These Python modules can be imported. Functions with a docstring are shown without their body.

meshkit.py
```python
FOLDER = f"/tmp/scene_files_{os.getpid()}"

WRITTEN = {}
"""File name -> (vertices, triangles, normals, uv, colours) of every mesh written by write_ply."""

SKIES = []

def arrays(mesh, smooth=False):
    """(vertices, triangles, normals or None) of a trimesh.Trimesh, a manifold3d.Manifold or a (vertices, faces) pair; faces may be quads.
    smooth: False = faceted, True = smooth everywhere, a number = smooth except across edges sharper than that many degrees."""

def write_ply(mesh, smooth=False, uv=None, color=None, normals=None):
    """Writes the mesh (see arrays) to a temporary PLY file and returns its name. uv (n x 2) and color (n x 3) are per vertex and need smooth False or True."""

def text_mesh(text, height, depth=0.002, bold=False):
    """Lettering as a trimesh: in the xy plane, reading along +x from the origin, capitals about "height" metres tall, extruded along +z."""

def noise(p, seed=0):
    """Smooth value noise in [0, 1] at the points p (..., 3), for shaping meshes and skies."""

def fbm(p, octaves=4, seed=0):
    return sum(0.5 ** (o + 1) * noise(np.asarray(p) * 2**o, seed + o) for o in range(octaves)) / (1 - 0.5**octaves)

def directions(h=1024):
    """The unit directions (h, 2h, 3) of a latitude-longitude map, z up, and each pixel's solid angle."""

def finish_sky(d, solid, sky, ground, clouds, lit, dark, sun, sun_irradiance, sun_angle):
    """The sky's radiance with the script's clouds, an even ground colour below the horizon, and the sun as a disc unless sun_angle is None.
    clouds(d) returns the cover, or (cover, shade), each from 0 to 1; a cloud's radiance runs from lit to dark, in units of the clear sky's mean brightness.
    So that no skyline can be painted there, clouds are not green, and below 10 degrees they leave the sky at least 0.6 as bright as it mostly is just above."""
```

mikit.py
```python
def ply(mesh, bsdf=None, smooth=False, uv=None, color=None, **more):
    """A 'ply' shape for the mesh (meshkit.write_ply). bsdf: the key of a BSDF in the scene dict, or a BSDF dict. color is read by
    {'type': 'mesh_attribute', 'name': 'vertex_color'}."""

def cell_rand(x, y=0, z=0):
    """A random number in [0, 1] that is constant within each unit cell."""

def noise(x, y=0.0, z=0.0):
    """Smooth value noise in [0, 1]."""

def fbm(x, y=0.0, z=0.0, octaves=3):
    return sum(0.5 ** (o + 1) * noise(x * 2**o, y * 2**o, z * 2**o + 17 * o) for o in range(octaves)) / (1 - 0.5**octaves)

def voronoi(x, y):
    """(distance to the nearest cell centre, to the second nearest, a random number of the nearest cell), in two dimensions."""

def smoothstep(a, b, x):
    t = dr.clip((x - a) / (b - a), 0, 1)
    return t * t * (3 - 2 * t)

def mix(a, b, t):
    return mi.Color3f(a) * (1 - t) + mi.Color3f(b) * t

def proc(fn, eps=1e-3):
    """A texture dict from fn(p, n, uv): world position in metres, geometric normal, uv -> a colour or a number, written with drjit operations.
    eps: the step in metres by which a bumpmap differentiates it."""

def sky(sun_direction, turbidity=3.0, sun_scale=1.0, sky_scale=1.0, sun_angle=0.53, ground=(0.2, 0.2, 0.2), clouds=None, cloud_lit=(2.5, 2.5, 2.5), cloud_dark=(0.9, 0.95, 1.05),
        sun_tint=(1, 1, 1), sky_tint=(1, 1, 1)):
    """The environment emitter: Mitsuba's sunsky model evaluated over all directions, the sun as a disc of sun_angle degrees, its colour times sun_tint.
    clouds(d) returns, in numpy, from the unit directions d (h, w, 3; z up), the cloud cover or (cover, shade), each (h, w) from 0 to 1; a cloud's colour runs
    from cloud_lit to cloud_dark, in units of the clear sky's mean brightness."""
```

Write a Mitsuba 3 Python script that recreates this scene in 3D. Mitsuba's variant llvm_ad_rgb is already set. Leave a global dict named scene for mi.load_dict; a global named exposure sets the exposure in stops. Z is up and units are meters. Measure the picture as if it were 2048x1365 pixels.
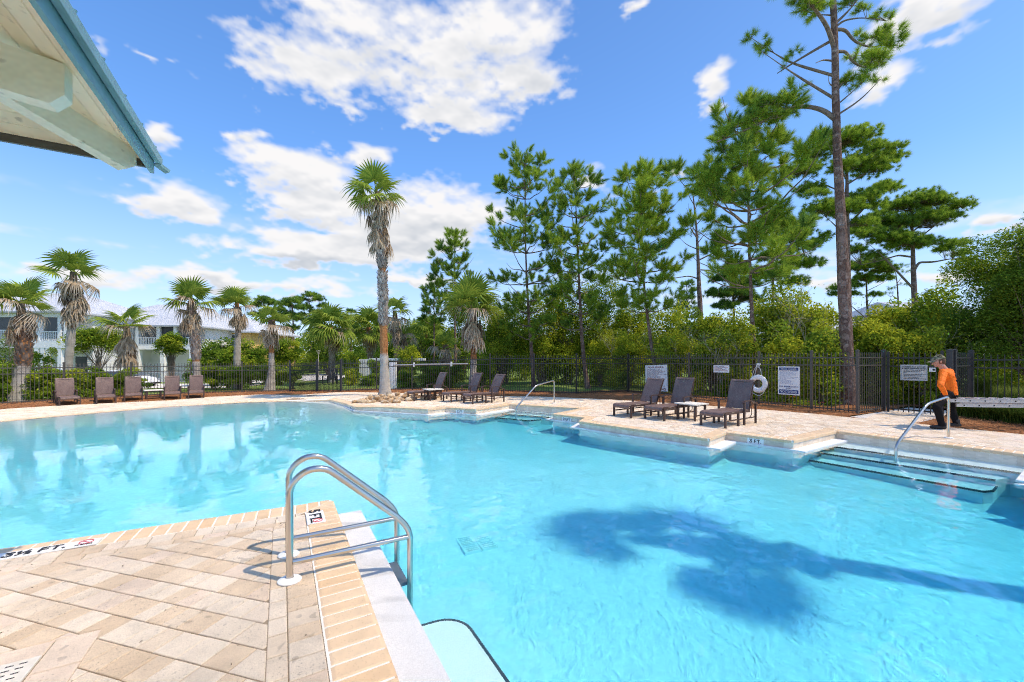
import math, random
import numpy as np
import trimesh
import manifold3d as m3
import drjit as dr
import mitsuba as mi
import mikit, meshkit
from shapely.geometry import Polygon, LineString, MultiPolygon, Point, box as sbox
from shapely import affinity
import shapely
from shapely.prepared import prep
T = mi.ScalarTransform4f
scene, labels = {}, {}

# ---------------------------------------------------------------- camera, sky, exposure
CAM_H, FL, HY = 1.62, 800.0, 720.0          # eye height (m), focal length and horizon row of a 2048 px wide frame
scene['camera'] = {'type': 'perspective', 'fov': math.degrees(2 * math.atan(1024 / FL)), 'fov_axis': 'x', 'near_clip': 0.05, 'far_clip': 3000.0,
                   'principal_point_offset_y': (682.5 - HY) / 1365.0,
                   'to_world': T().look_at(origin=[0, 0, CAM_H], target=[0, 10, CAM_H], up=[0, 0, 1])}
SUN = np.array([0.945 * math.cos(math.radians(57)), -0.327 * math.cos(math.radians(57)), math.sin(math.radians(57))])
# banks of cumulus: azimuth, elevation, their half widths (degrees) and weight
CLOUDS = np.array([(-18.3, 37.7, 13.6, 4.1, 0.92), (-26.8, 33.4, 6.8, 2.8, .85), (-30.9, 30.8, 2.6, 1.6, 0.8), (-1.7, 39.5, 10.0, 4.3, 0.88), (1.9, 35.5, 6.8, 2.4, 0.95), (-8.8, 34.2, 9.1, 2.9, 0.85), (-11.6, 31.7, 3.4, 1.3, 0.7), (-8.8, 30.7, 7.7, 1.6, 1.1), (-6.0, 31.2, 4.3, 1.2, 0.8), (-33.7, 25.1, 1.4, 0.8, 0.9), (-40.7, 22.6, 1.6, 1.5, 1.1), (-22.0, 29.7, 1.6, 0.7, 0.6), (-27.9, 22.5, 6.2, 2.4, 1), (-20.2, 25.8, 4.4, 1.4, 0.9), (-32.2, 20.8, 3.6, 1.3, 0.7), (-40.9, 16.8, 3.7, 1.9, 1), (-38.0, 16.5, 2.2, 1.1, 0.8), (-25.6, 19.0, 5.2, 2.0, 1.05), (-10.2, 19.9, 9.0, 3.1, 1.25), (-15.6, 16.7, 10.0, 2.5, 1.1), (-30.1, 18.0, 2.1, 1.2, 0.7), (-26.8, 13.8, 8.6, 1.7, 1.35), (-18.3, 14.0, 7.8, 1.6, 1.1), (-13.0, 11.0, 4.0, 1.1, 1.05), (-37.1, 9.2, 7.0, 1.1, 1.05), (-46.5, 8.0, 5.5, 1.2, 1.0), (-50.3, 8.8, 2.0, 0.5, 0.7), (-26.8, 9.0, 9.1, 1.2, 0.95), (27.5, 31.6, 2.4, 1.9, 1), (26.9, 29.9, 2.1, 1.1, 0.9), (17.0, 40.0, 1.4, 0.9, 0.9), (44.1, 31.4, 3.7, 2.1, 1.1), (47.6, 30.5, 2.6, 2.1, 1), (41.6, 27.4, 2.4, 1.7, 0.9), (44.1, 27.1, 1.1, 1.0, 0.6), (12.6, 23.4, 2.6, 1.4, 1.05), (22.3, 23.2, 1.6, 1.1, 0.95), (49.5, 12.6, 2.3, 1.2, 1.1), (51.8, 12.2, 1.6, 1.0, 1), (46.9, 8.5, 3.6, 1.0, .95), (37.6, 8.7, 2.4, 1.1, .95), (49.2, 6.5, 2.8, 0.7, 0.6), (-42.1, 30.1, 1.2, 0.4, 0.5), (-39.3, 30.2, 0.9, 0.3, 0.4), (-46.4, 29.1, 0.8, 0.6, 0.5), (-45.8, 28.0, 0.7, 0.9, 0.5)])


def cloud_cover(d):
    az, el = np.degrees(np.arctan2(d[..., 0], d[..., 1])), np.degrees(np.arcsin(np.clip(d[..., 2], -1, 1)))
    n1 = meshkit.fbm(d * np.array([9, 9, 20.0]) + 3, 6, 11) - .5
    w1 = meshkit.fbm(d * np.array([17, 17, 30.0]) + 40, 4, 61) - .5
    w2 = meshkit.fbm(d * np.array([17, 17, 30.0]) + 80, 4, 67) - .5
    n2 = meshkit.fbm(d * np.array([48, 48, 80.0]), 5, 23) - .5
    n3 = meshkit.fbm(d * np.array([22, 22, 46.0]) + 9, 4, 31) - .5
    n4 = meshkit.fbm(d * np.array([5, 5, 30.0]) + 19, 5, 37)
    a2, e2 = az + 7 * w1 + 2.2 * n2, el + 4.2 * w2 + 1.3 * n2
    field, low = np.zeros(az.shape), np.zeros(az.shape)
    for a, e, ra, re, s in CLOUDS:
        q = ((a2 - a) / (1.30 * ra)) ** 2 + ((e2 - e) / (1.30 * re)) ** 2
        g = s * np.exp(-q * 1.25)
        field = np.maximum(field, g) + 0.25 * np.minimum(field, g)
        low = np.maximum(low, g * np.clip(-(e2 - e) / re * 0.9 + 0.15, 0, 1))
    away = np.clip((np.abs(az) - 56) / 12, 0, 1)                    # the rest of the sky: the same kind of scattered cumulus
    p = d / np.maximum(d[..., 2:3] + 0.25, 0.05)
    field = field * (1 - away) + away * (meshkit.fbm(p * 2.2 + 7, 3, 5) * 1.6 - 0.42)
    f = field + n1 * 1.0 + n2 * 0.75 - .03
    c = np.clip((f - 0.36) / 0.50, 0, 1)
    c = c ** 1.15 * (1.35 - .35 * c)
    wisp = np.clip((n4 - .47) * 3.0, 0, .60) * np.clip((19 - el) / 9, 0, 1) * (.6 + 1.6 * np.clip(n2 + .2, 0, 1))
    haze = np.clip(1 - el / 22, 0, 1) ** 1.5 * 0.62
    shade = np.clip(low * 1.15 - 0.16 + n3 * 1.0, 0, 0.95) * np.clip((f - 0.45) / 0.5, 0, 1)
    return np.clip(np.maximum(c, np.maximum(wisp, haze)), 0, 1), shade


scene['sky'] = mikit.sky(SUN.tolist(), turbidity=3.0, clouds=cloud_cover, cloud_lit=(1.62, 1.60, 1.60), cloud_dark=(0.86, 0.95, 1.08), sky_scale=2.15, sky_tint=(0.88, 1.10, 1.36), ground=(0.2, 0.22, 0.18))
exposure = 1.3

# ---------------------------------------------------------------- places
EA, EN = np.array([-0.4988, 0.8667]), np.array([0.8667, 0.4988])   # the pool's own axes: along the near edge, across the water
WATER_Z = -0.19


def ss(a, b, x):
    t = np.clip((x - a) / (b - a), 0, 1)
    return t * t * (3 - 2 * t)


def na(n, a):
    return EN * n + EA * a


def hz(x, y):
    """height of the ground: level deck, falling a hand's width to the beach entry on the far left"""
    n, a = x * EN[0] + y * EN[1], x * EA[0] + y * EA[1]
    return -0.18 * (1 - ss(0.3, 3.2, n)) * ss(6.5, 9.0, a) - 0.35 * ss(24.5, 31, y) * (1 - ss(-17, -11, x))


def at(u, v, D):
    return np.array([(u - 1024) / FL * D, D, CAM_H - (v - HY) / FL * D])


def gp(u, v, up=0.0):
    z = 0.0
    for _ in range(12):
        D = (CAM_H - z) * FL / (v - HY)
        x = (u - 1024) / FL * D
        z = float(hz(x, D)) + up
    return np.array([x, D, z])


def zp(u, v, z):
    D = (CAM_H - z) * FL / (v - HY)
    return np.array([(u - 1024) / FL * D, D, z])


def dep(u, D, up=0.0):
    x = (u - 1024) / FL * D
    return np.array([x, D, float(hz(x, D)) + up])


# ---------------------------------------------------------------- helpers
def numbered(key):
    if key not in scene and key not in labels:
        return key
    i = 1
    while f'{key}_{i:03d}' in scene or f'{key}_{i:03d}' in labels:
        i += 1
    return f'{key}_{i:03d}'


_next = {}


def numbered_fast(key):
    i = _next.get(key, 0)
    _next[key] = i + 1
    return key if i == 0 else f'{key}_{i:03d}'


def thing(name, label, cat, group=None):
    key = numbered_fast(name)
    labels[key] = {'label': label, 'category': cat}
    if group:
        labels[key]['group'] = group
    return key


def put(key, mesh, bsdf, smooth=False, uv=None, m=None, shape=None):
    d = dict(shape) if shape is not None else mikit.ply(mesh, bsdf, smooth=smooth, uv=uv)
    if m is not None:
        d['to_world'] = m
    scene[key] = d
    return key


def part(parent, name, mesh, bsdf, smooth=False, uv=None, m=None, shape=None, label=None, kind=None):
    key = numbered_fast(parent + '__' + name)
    put(key, mesh, bsdf, smooth, uv, m, shape)
    if label or kind:
        labels[key] = {}
        if label: labels[key]['label'] = label
        if kind: labels[key]['kind'] = kind
    return key


def structure(name, mesh, bsdf, smooth=False, uv=None):
    put(name, mesh, bsdf, smooth, uv)
    labels[name] = {'kind': 'structure'}
    return name


def mat(origin, yaw=0.0, scale=1.0, tilt=None):
    m = T().translate([float(v) for v in origin]).rotate([0, 0, 1], math.degrees(yaw))
    if tilt is not None:
        m = m.rotate([float(v) for v in tilt[0]], math.degrees(tilt[1]))
    return m.scale(float(scale)) if np.isscalar(scale) else m.scale([float(v) for v in scale])


class MB:
    """collects faces into one mesh, with a uv pair per piece for the materials' variation"""

    def __init__(self):
        self.v, self.f, self.uv, self.n = [], [], [], 0

    def add(self, v, f, uv=(0.5, 0.5)):
        v, f = np.asarray(v, float), np.asarray(f, int)
        if f.shape[1] == 4:
            f = np.vstack([f[:, [0, 1, 2]], f[:, [0, 2, 3]]])
        self.v.append(v)
        self.f.append(f + self.n)
        uv = np.asarray(uv, float)
        self.uv.append(np.tile(uv, (len(v), 1)) if uv.ndim == 1 else uv)
        self.n += len(v)
        return self

    def mesh(self, tm, uv=(0.5, 0.5)):
        return self.add(tm.vertices, tm.faces, uv)

    def box(self, c, size, R=None, uv=(0.5, 0.5)):
        s = np.array(size, float) / 2
        v = np.array([[x, y, z] for x in (-1, 1) for y in (-1, 1) for z in (-1, 1)], float) * s
        if R is not None:
            v = v @ np.asarray(R).T
        return self.add(v + np.asarray(c, float), BOXF, uv)

    def bar(self, a, b, w, h, up=(0, 0, 1), uv=(0.5, 0.5)):
        """a box from a to b, w wide and h high"""
        a, b = np.asarray(a, float), np.asarray(b, float)
        d = b - a
        L = np.linalg.norm(d)
        if L < 1e-6:
            return self
        d = d / L
        side = np.cross(d, up)
        if np.linalg.norm(side) < 1e-6:
            side = np.cross(d, [1, 0, 0])
        side /= np.linalg.norm(side)
        R = np.stack([d, side, np.cross(side, d) * 1.0], 1)
        return self.box((a + b) / 2, (L, w, h), R, uv)

    def tube(self, pts, r, k=8, uv=(0.5, 0.5), cap=True):
        v, f = tube(pts, r, k, cap)
        return self.add(v, f, uv)

    def get(self):
        return (np.vstack(self.v), np.vstack(self.f))

    def getuv(self):
        return np.vstack(self.uv)

    def part(self, parent, name, bsdf, smooth=False, **kw):
        return part(parent, name, self.get(), bsdf, smooth=smooth, uv=self.getuv() if smooth in (False, True) else None, **kw)


BOXF = np.array([[0, 1, 3], [0, 3, 2], [4, 6, 7], [4, 7, 5], [0, 4, 5], [0, 5, 1], [2, 3, 7], [2, 7, 6], [0, 2, 6], [0, 6, 4], [1, 5, 7], [1, 7, 3]])


def tube(pts, r, k=8, cap=True):
    pts = np.asarray(pts, float)
    n = len(pts)
    r = np.broadcast_to(np.asarray(r, float), (n,))
    t = np.gradient(pts, axis=0)
    t /= np.maximum(np.linalg.norm(t, axis=1, keepdims=True), 1e-9)
    u = np.cross(t[0], [0, 0, 1] if abs(t[0][2]) < 0.9 else [1, 0, 0])
    u /= np.linalg.norm(u)
    rings = []
    ang = np.arange(k) / k * 2 * np.pi
    for i in range(n):
        u = u - t[i] * (u @ t[i])
        u /= np.linalg.norm(u)
        w = np.cross(t[i], u)
        rings.append(pts[i] + r[i] * (np.cos(ang)[:, None] * u + np.sin(ang)[:, None] * w))
    v = np.vstack(rings)
    f = []
    i0 = np.arange(k)
    i1 = (i0 + 1) % k
    for i in range(n - 1):
        a, b = i * k, (i + 1) * k
        f.append(np.stack([a + i0, a + i1, b + i1], 1))
        f.append(np.stack([a + i0, b + i1, b + i0], 1))
    if cap:
        v = np.vstack([v, pts[0], pts[-1]])
        f.append(np.stack([i1, i0, i0 * 0 + n * k], 1))
        f.append(np.stack([(n - 1) * k + i0, (n - 1) * k + i1, i0 * 0 + n * k + 1], 1))
    return v, np.vstack(f)


def round_path(pts, rad, seg=6):
    """the polyline with its corners rounded"""
    pts = [np.asarray(p, float) for p in pts]
    out = [pts[0]]
    for i in range(1, len(pts) - 1):
        a, b, c = pts[i - 1], pts[i], pts[i + 1]
        d0, d1 = (a - b), (c - b)
        r = min(rad if np.isscalar(rad) else rad[i - 1], 0.49 * np.linalg.norm(d0), 0.49 * np.linalg.norm(d1))
        p0, p1 = b + d0 / np.linalg.norm(d0) * r, b + d1 / np.linalg.norm(d1) * r
        for s in np.linspace(0, 1, seg + 1):
            out.append((1 - s) ** 2 * p0 + 2 * s * (1 - s) * b + s * s * p1)
    out.append(pts[-1])
    return np.array(out)


def prism(poly, z0, z1):
    tm = trimesh.creation.extrude_polygon(poly, z1 - z0, engine='earcut')
    tm.apply_translation([0, 0, z0])
    return tm


def slab(poly, ztop, th, bev):
    """a stone with bevelled top edges; ztop(x, y) is the height of its top"""
    c = np.array(poly.exterior.coords)[:-1]
    if Polygon(c).exterior.is_ccw is False:
        c = c[::-1]
    n = len(c)
    ctr = c.mean(0)
    dist = max(poly.exterior.distance(Point(ctr)), 1e-3)
    k = max(0.5, 1 - bev / dist)
    inner = ctr + (c - ctr) * k
    zt = ztop(c[:, 0], c[:, 1]) + np.zeros(n)
    v = np.vstack([np.c_[inner, zt], np.c_[c, zt - bev], np.c_[c, zt - th]])
    i = np.arange(n)
    j = (i + 1) % n
    f = [np.stack([n + i, n + j, j], 1), np.stack([n + i, j, i], 1), np.stack([2 * n + i, 2 * n + j, n + j], 1), np.stack([2 * n + i, n + j, n + i], 1)]
    hull = poly.convex_hull.area - poly.area < 1e-5
    if hull:
        f.append(np.stack([np.zeros(n - 2, int), np.arange(1, n - 1), np.arange(2, n)], 1))
    else:
        vv, ff = trimesh.creation.triangulate_polygon(Polygon(inner), engine='earcut')
        from scipy.spatial import cKDTree
        idx = cKDTree(inner).query(vv)[1]
        ff = idx[ff]
        e1, e2 = inner[ff[:, 1]] - inner[ff[:, 0]], inner[ff[:, 2]] - inner[ff[:, 0]]
        a = e1[:, 0] * e2[:, 1] - e1[:, 1] * e2[:, 0]
        f.append(np.where((a < 0)[:, None], ff[:, ::-1], ff))
    return v, np.vstack(f)

# ---------------------------------------------------------------- materials
def bsdf(key, d, two=True):
    scene[key] = {'type': 'twosided', 'inner': d} if two else d
    return key


def rgb(*c):
    return {'type': 'rgb', 'value': list(c)}


def plain(key, c, rough=0.6, spec=0.5, **kw):
    return bsdf(key, {'type': 'principled', 'base_color': rgb(*c), 'roughness': rough, 'specular': spec, **kw})


def procbsdf(key, fn, rough=0.7, spec=0.4, bump=None, bscale=1.0, eps=2e-3, **kw):
    d = {'type': 'principled', 'base_color': mikit.proc(fn), 'roughness': rough, 'specular': spec, **kw}
    if bump is not None:
        d = {'type': 'bumpmap', 'arbitrary': mikit.proc(bump, eps), 'scale': bscale, 'bsdf': d}
    return bsdf(key, d)


nz, fb, ms, mx = mikit.noise, mikit.fbm, mikit.smoothstep, mikit.mix


def c_paver(p, n, uv):
    r = uv.x
    base = mx((0.66, 0.52, 0.37), (0.72, 0.615, 0.485), ms(0.1, 0.6, r))
    base = mx(base, (0.71, 0.575, 0.45), ms(0.78, 0.86, r))
    base = mx(base, (0.61, 0.47, 0.325), ms(0.92, 0.96, r))
    g = fb(p.x * 9, p.y * 9, uv.y * 40, 3)
    base = base * (0.80 + 0.36 * g)
    grain = nz(p.x * 260, p.y * 260, p.z * 260)
    base = base * (0.86 + 0.26 * grain)
    pit = ms(0.80, 0.90, nz(p.x * 120 + 5, p.y * 120, uv.y * 9))
    dirt = ms(0.55, 0.85, fb(p.x * 0.9, p.y * 0.9, 3.0, 3))
    spot = ms(0.80, 0.86, nz(p.x * 23 + 9, p.y * 23, 4.0)) * ms(0.55, 0.7, nz(p.x * 4, p.y * 4, 8.0))
    streak = ms(0.5, 0.9, nz(p.x * 7 + p.y * 5, p.y * 34 - p.x * 20, uv.y * 7))
    return base * (1 - 0.30 * pit) * (1 - 0.13 * dirt) * (1 - 0.25 * spot) * (1 - 0.04 * streak)


def b_paver(p, n, uv):
    return nz(p.x * 230, p.y * 230, 0) * 0.0016 + fb(p.x * 45, p.y * 45, 2.0, 2) * 0.003


procbsdf('mat_paver', c_paver, 0.85, 0.25, b_paver, 0.6, 1.5e-3)


def c_coping(p, n, uv):
    base = mx((0.70, 0.49, 0.29), (0.74, 0.56, 0.37), uv.x)
    g = fb(p.x * 12, p.y * 12, uv.y * 30, 3)
    sp = ms(0.78, 0.9, nz(p.x * 150, p.y * 150, p.z * 150))
    st = ms(0.62, 0.8, fb(p.x * 2.2 + 4, p.y * 2.2, uv.y * 2, 3))
    return base * (0.88 + 0.2 * g) * (1 - 0.12 * sp) * (1 - 0.18 * st)


procbsdf('mat_coping', c_coping, 0.7, 0.35)
procbsdf('mat_sand', lambda p, n, uv: mx((0.20, 0.15, 0.10), (0.34, 0.27, 0.2), fb(p.x * 30, p.y * 30, 1.0, 3)), 0.95, 0.1)
procbsdf('mat_grout', lambda p, n, uv: mx((0.72, 0.68, 0.60), (0.82, 0.79, 0.73), fb(p.x * 20, p.y * 20, 1.0, 2)), 0.9, 0.2)


def c_plaster(p, n, uv):
    g = fb(p.x * 3, p.y * 3, p.z * 3, 4)
    sp = nz(p.x * 160, p.y * 160, p.z * 160)
    return mx((0.78, 0.80, 0.80), (0.86, 0.87, 0.87), g) * (0.93 + 0.1 * sp)


procbsdf('mat_ledge', lambda p, n, uv: mx((0.66, 0.66, 0.655), (0.74, 0.74, 0.735), fb(p.x * 4, p.y * 4, p.z * 4, 4)) * (0.88 + 0.2 * nz(p.x * 210, p.y * 210, p.z * 50)) * (1 - .22 * ms(.6, .8, fb(p.x * 1.7, p.y * 5, 3.0, 3))), 0.85, 0.2, lambda p, n, uv: nz(p.x * 170, p.y * 170, 0) * .002, .6, 2e-3)
procbsdf('mat_plaster', c_plaster, 0.8, 0.2)


def c_floor(p, n, uv):
    g = fb(p.x * 1.2, p.y * 1.2, 1.0, 4)
    s = fb(p.x * 26, p.y * 26, 2.0, 2)
    return mx((0.76, 0.80, 0.80), (0.82, 0.85, 0.85), g) * (0.92 + 0.13 * s)


def b_floor(p, n, uv):
    wx, wy = p.x * 15 + 2.6 * nz(p.x * 6, p.y * 6, 5.0), p.y * 15 + 2.6 * nz(p.x * 6, p.y * 6, 9.0)
    return (1 - dr.abs(2 * nz(wx, wy, 1.0) - 1)) * 0.0125 + (1 - dr.abs(2 * nz(wx * 1.9 + 7, wy * 1.9, 3.0) - 1)) * 0.0065  # made-up relief; its shading stands in for ripple light on the floor


procbsdf('mat_pool_floor', c_floor, 0.85, 0.1, b_floor, 1.0, 6e-3)
procbsdf('mat_wall_tile', lambda p, n, uv: mx((0.60, 0.50, 0.38), (0.74, 0.65, 0.52), uv.x) * (0.8 + 0.35 * fb(p.x * 14, p.y * 14, p.z * 30, 3)), 0.4, 0.5)
plain('mat_dark_tile', (0.012, 0.028, 0.05), 0.25)
plain('mat_steel', (0.62, 0.58, 0.53), 0.17, metallic=1.0)
plain('mat_white_plastic', (0.80, 0.80, 0.78), 0.4)
plain('mat_ladder_tread', (0.10, 0.11, 0.13), 0.4)
plain('mat_bronze', (0.075, 0.066, 0.056), 0.42)
plain('mat_bronze_dark', (0.035, 0.033, 0.034), 0.42)


def c_mulch(p, n, uv):
    g = fb(p.x * 5, p.y * 5, 1.0, 4)
    s = nz(p.x * 70, p.y * 22, 0) * 0.5 + nz(p.x * 25, p.y * 80, 3.0) * 0.5
    return mx((0.20, 0.08, 0.035), (0.41, 0.19, 0.085), g) * (0.55 + 0.8 * s)


procbsdf('mat_mulch', c_mulch, 0.95, 0.1, lambda p, n, uv: (nz(p.x * 60, p.y * 18, 0) + nz(p.x * 20, p.y * 70, 3.0)) * 0.012, 1.0, 3e-3)
procbsdf('mat_straw', lambda p, n, uv: mx((0.17, 0.075, 0.035), (0.52, 0.27, 0.13), uv.x), 0.85, 0.2)


def c_ground(p, n, uv):
    g = fb(p.x * 0.35, p.y * 0.35, 1.0, 4)
    s = nz(p.x * 26, p.y * 26, 0)
    return mx((0.085, 0.14, 0.035), (0.17, 0.22, 0.06), g) * (0.7 + 0.6 * s)


procbsdf('mat_ground', c_ground, 0.95, 0.1)
procbsdf('mat_concrete', lambda p, n, uv: mx((0.50, 0.47, 0.43), (0.62, 0.59, 0.55), fb(p.x * 2, p.y * 2, 1.0, 4)) * (0.9 + 0.15 * nz(p.x * 90, p.y * 90, 0)), 0.9, 0.2)

# the water's body: absorbs red first
ABS = np.array([0.70, 0.088, 0.020])
scene['pool_water_body'] = {'type': 'homogeneous', 'albedo': rgb(0.0, 0.0, 0.0), 'sigma_t': rgb(*ABS)}


scene['mat_water'] = {'type': 'thindielectric', 'int_ior': 1.24, 'ext_ior': 1.0}

# ---------------------------------------------------------------- the pool's outline (deck edge), from the near corner round to the far side
far_px = [(1671, 861.5), (1586, 881), (1451, 864), (1418, 877), (1200, 848), (1159, 842), (1172, 835), (1106, 827.5), (1164, 816.6), (1018.6, 808), (952, 818), (891, 814.6), (856, 818), (712, 813.5)]
FAR = [gp(u, v)[:2] for u, v in far_px]
BEACH = [gp(u, v)[:2] for u, v in [(690, 806), (660, 799), (610, 801.5), (561, 802.5), (486, 804.8), (340, 813), (199, 825), (100, 833.5), (0, 843)]]
OFFL = [np.array(p) for p in [(-16.3, 8.6), (-15.6, 5.4), (-12.0, 2.2)]]
OUT = [na(0.49, 5.05), na(0.49, -5.0), na(9.55, -5.0), na(9.55, 1.10), na(11.12, 1.20)] + FAR + BEACH + OFFL + [na(-8.5, 5.42)]
pool_poly = Polygon(OUT)
if not pool_poly.exterior.is_ccw:
    OUT = OUT[::-1]
    pool_poly = Polygon(OUT)
OUT = np.array(OUT)
NP = len(OUT)
beach_line = LineString(BEACH + OFFL)
MULCH = [gp(u, v)[:2] for u, v in [(-160, 829), (0, 819), (100, 812.5), (199, 807.5), (340, 801), (413, 794.5), (519, 789.5), (660, 786), (806, 786.5), (985, 792.6), (1077, 793.5), (1220, 799.5), (1350, 807), (1515, 818.7), (1641, 829), (1706, 836), (1731, 837.5), (1742, 831), (1790, 822), (1868, 833), (1829, 847), (1914, 856.5), (2048, 869), (2300, 885)]]
deck_outer = Polygon(MULCH + [np.array(p) for p in [(17, 4), (17, -6), (-10, -6), (-24, -2), (-24, 9)]])
deck_poly = deck_outer.difference(pool_poly)


def offset_ring(d):
    """the outline's corners moved out onto the deck by d, mitred"""
    out = []
    for i in range(NP):
        a, b, c = OUT[i - 1], OUT[i], OUT[(i + 1) % NP]
        n0 = np.array([(b - a)[1], -(b - a)[0]]); n0 /= np.linalg.norm(n0)
        n1 = np.array([(c - b)[1], -(c - b)[0]]); n1 /= np.linalg.norm(n1)
        m = n0 + n1
        out.append(b + m * d / max(0.35, 0.5 * (m @ m)) * 0.5 * 2 / 2 if False else b + m * (d / max(0.4, (1 + n0 @ n1))))
    return np.array(out)


def ring_pieces(d0, d1, pitch, gap, rng):
    """bricks of one course along the pool's edge, between d0 and d1 from it"""
    r0, r1 = offset_ring(d0), offset_ring(d1)
    for i in range(NP):
        j = (i + 1) % NP
        a, b = OUT[i], OUT[j]
        L = np.linalg.norm(b - a)
        t = (b - a) / L
        nn = np.array([t[1], -t[0]])
        cell = Polygon([r0[i], r0[j], r1[j], r1[i]])
        if not cell.is_valid:
            cell = cell.buffer(0)
        s = -abs(d1) * 1.6
        while s < L + abs(d1) * 1.6:
            w = pitch if np.isscalar(pitch) else rng.uniform(*pitch)
            q = [a + t * (s + gap / 2) + nn * (d0 + gap / 2), a + t * (s + w - gap / 2) + nn * (d0 + gap / 2), a + t * (s + w - gap / 2) + nn * (d1 - gap / 2), a + t * (s + gap / 2) + nn * (d1 - gap / 2)]
            g = Polygon(q).intersection(cell)
            s += w
            if g.geom_type == 'Polygon' and g.area > 0.0012:
                yield i, g


def seen(c, margin=260):
    if c[1] < 0.3:
        return False
    u = 1024 + c[0] / c[1] * FL
    v = HY + CAM_H / c[1] * FL
    return -margin < u < 2048 + margin and v < 1365 + margin


def size_px(g):
    c = np.array(g.centroid.coords[0])
    return math.sqrt(g.area) * FL / max(c[1], 0.5) * math.sqrt(CAM_H / max(c[1], 0.5))


rng = random.Random(3)
# --- stones of the deck
structure('pool_deck', (lambda tm: (np.c_[tm.vertices[:, :2], hz(tm.vertices[:, 0], tm.vertices[:, 1]) - 0.008], tm.faces))(
    trimesh.util.concatenate([trimesh.Trimesh(np.c_[v, np.zeros(len(v))], f) for v, f in [trimesh.creation.triangulate_polygon(g, engine='earcut') for g in
     [h for x in np.arange(-25.5, 18, 1.5) for y in np.arange(-6, 24, 1.5) for c in [deck_poly.intersection(sbox(x, y, x + 1.5, y + 1.5))] for h in getattr(c, 'geoms', [c])] if g.geom_type == 'Polygon' and g.area > 1e-4]])), 'mat_sand')
far_poly = deck_poly.difference(Polygon([(-.35, .25), (.35, .25), (30, 20), (30, 40), (-32, 40), (-32, 20)]))
structure('deck_surround', trimesh.util.concatenate([prism(g, -.02, -.002) for g in getattr(far_poly, 'geoms', [far_poly]) if g.geom_type == 'Polygon' and g.centroid.y < 9]), 'mat_paver')  # deck out of view, plain sheet that bounces sunlight up to the roof boards
labels['pool_deck']['label'] = 'tan paver deck round the pool'
stones = []
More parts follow.
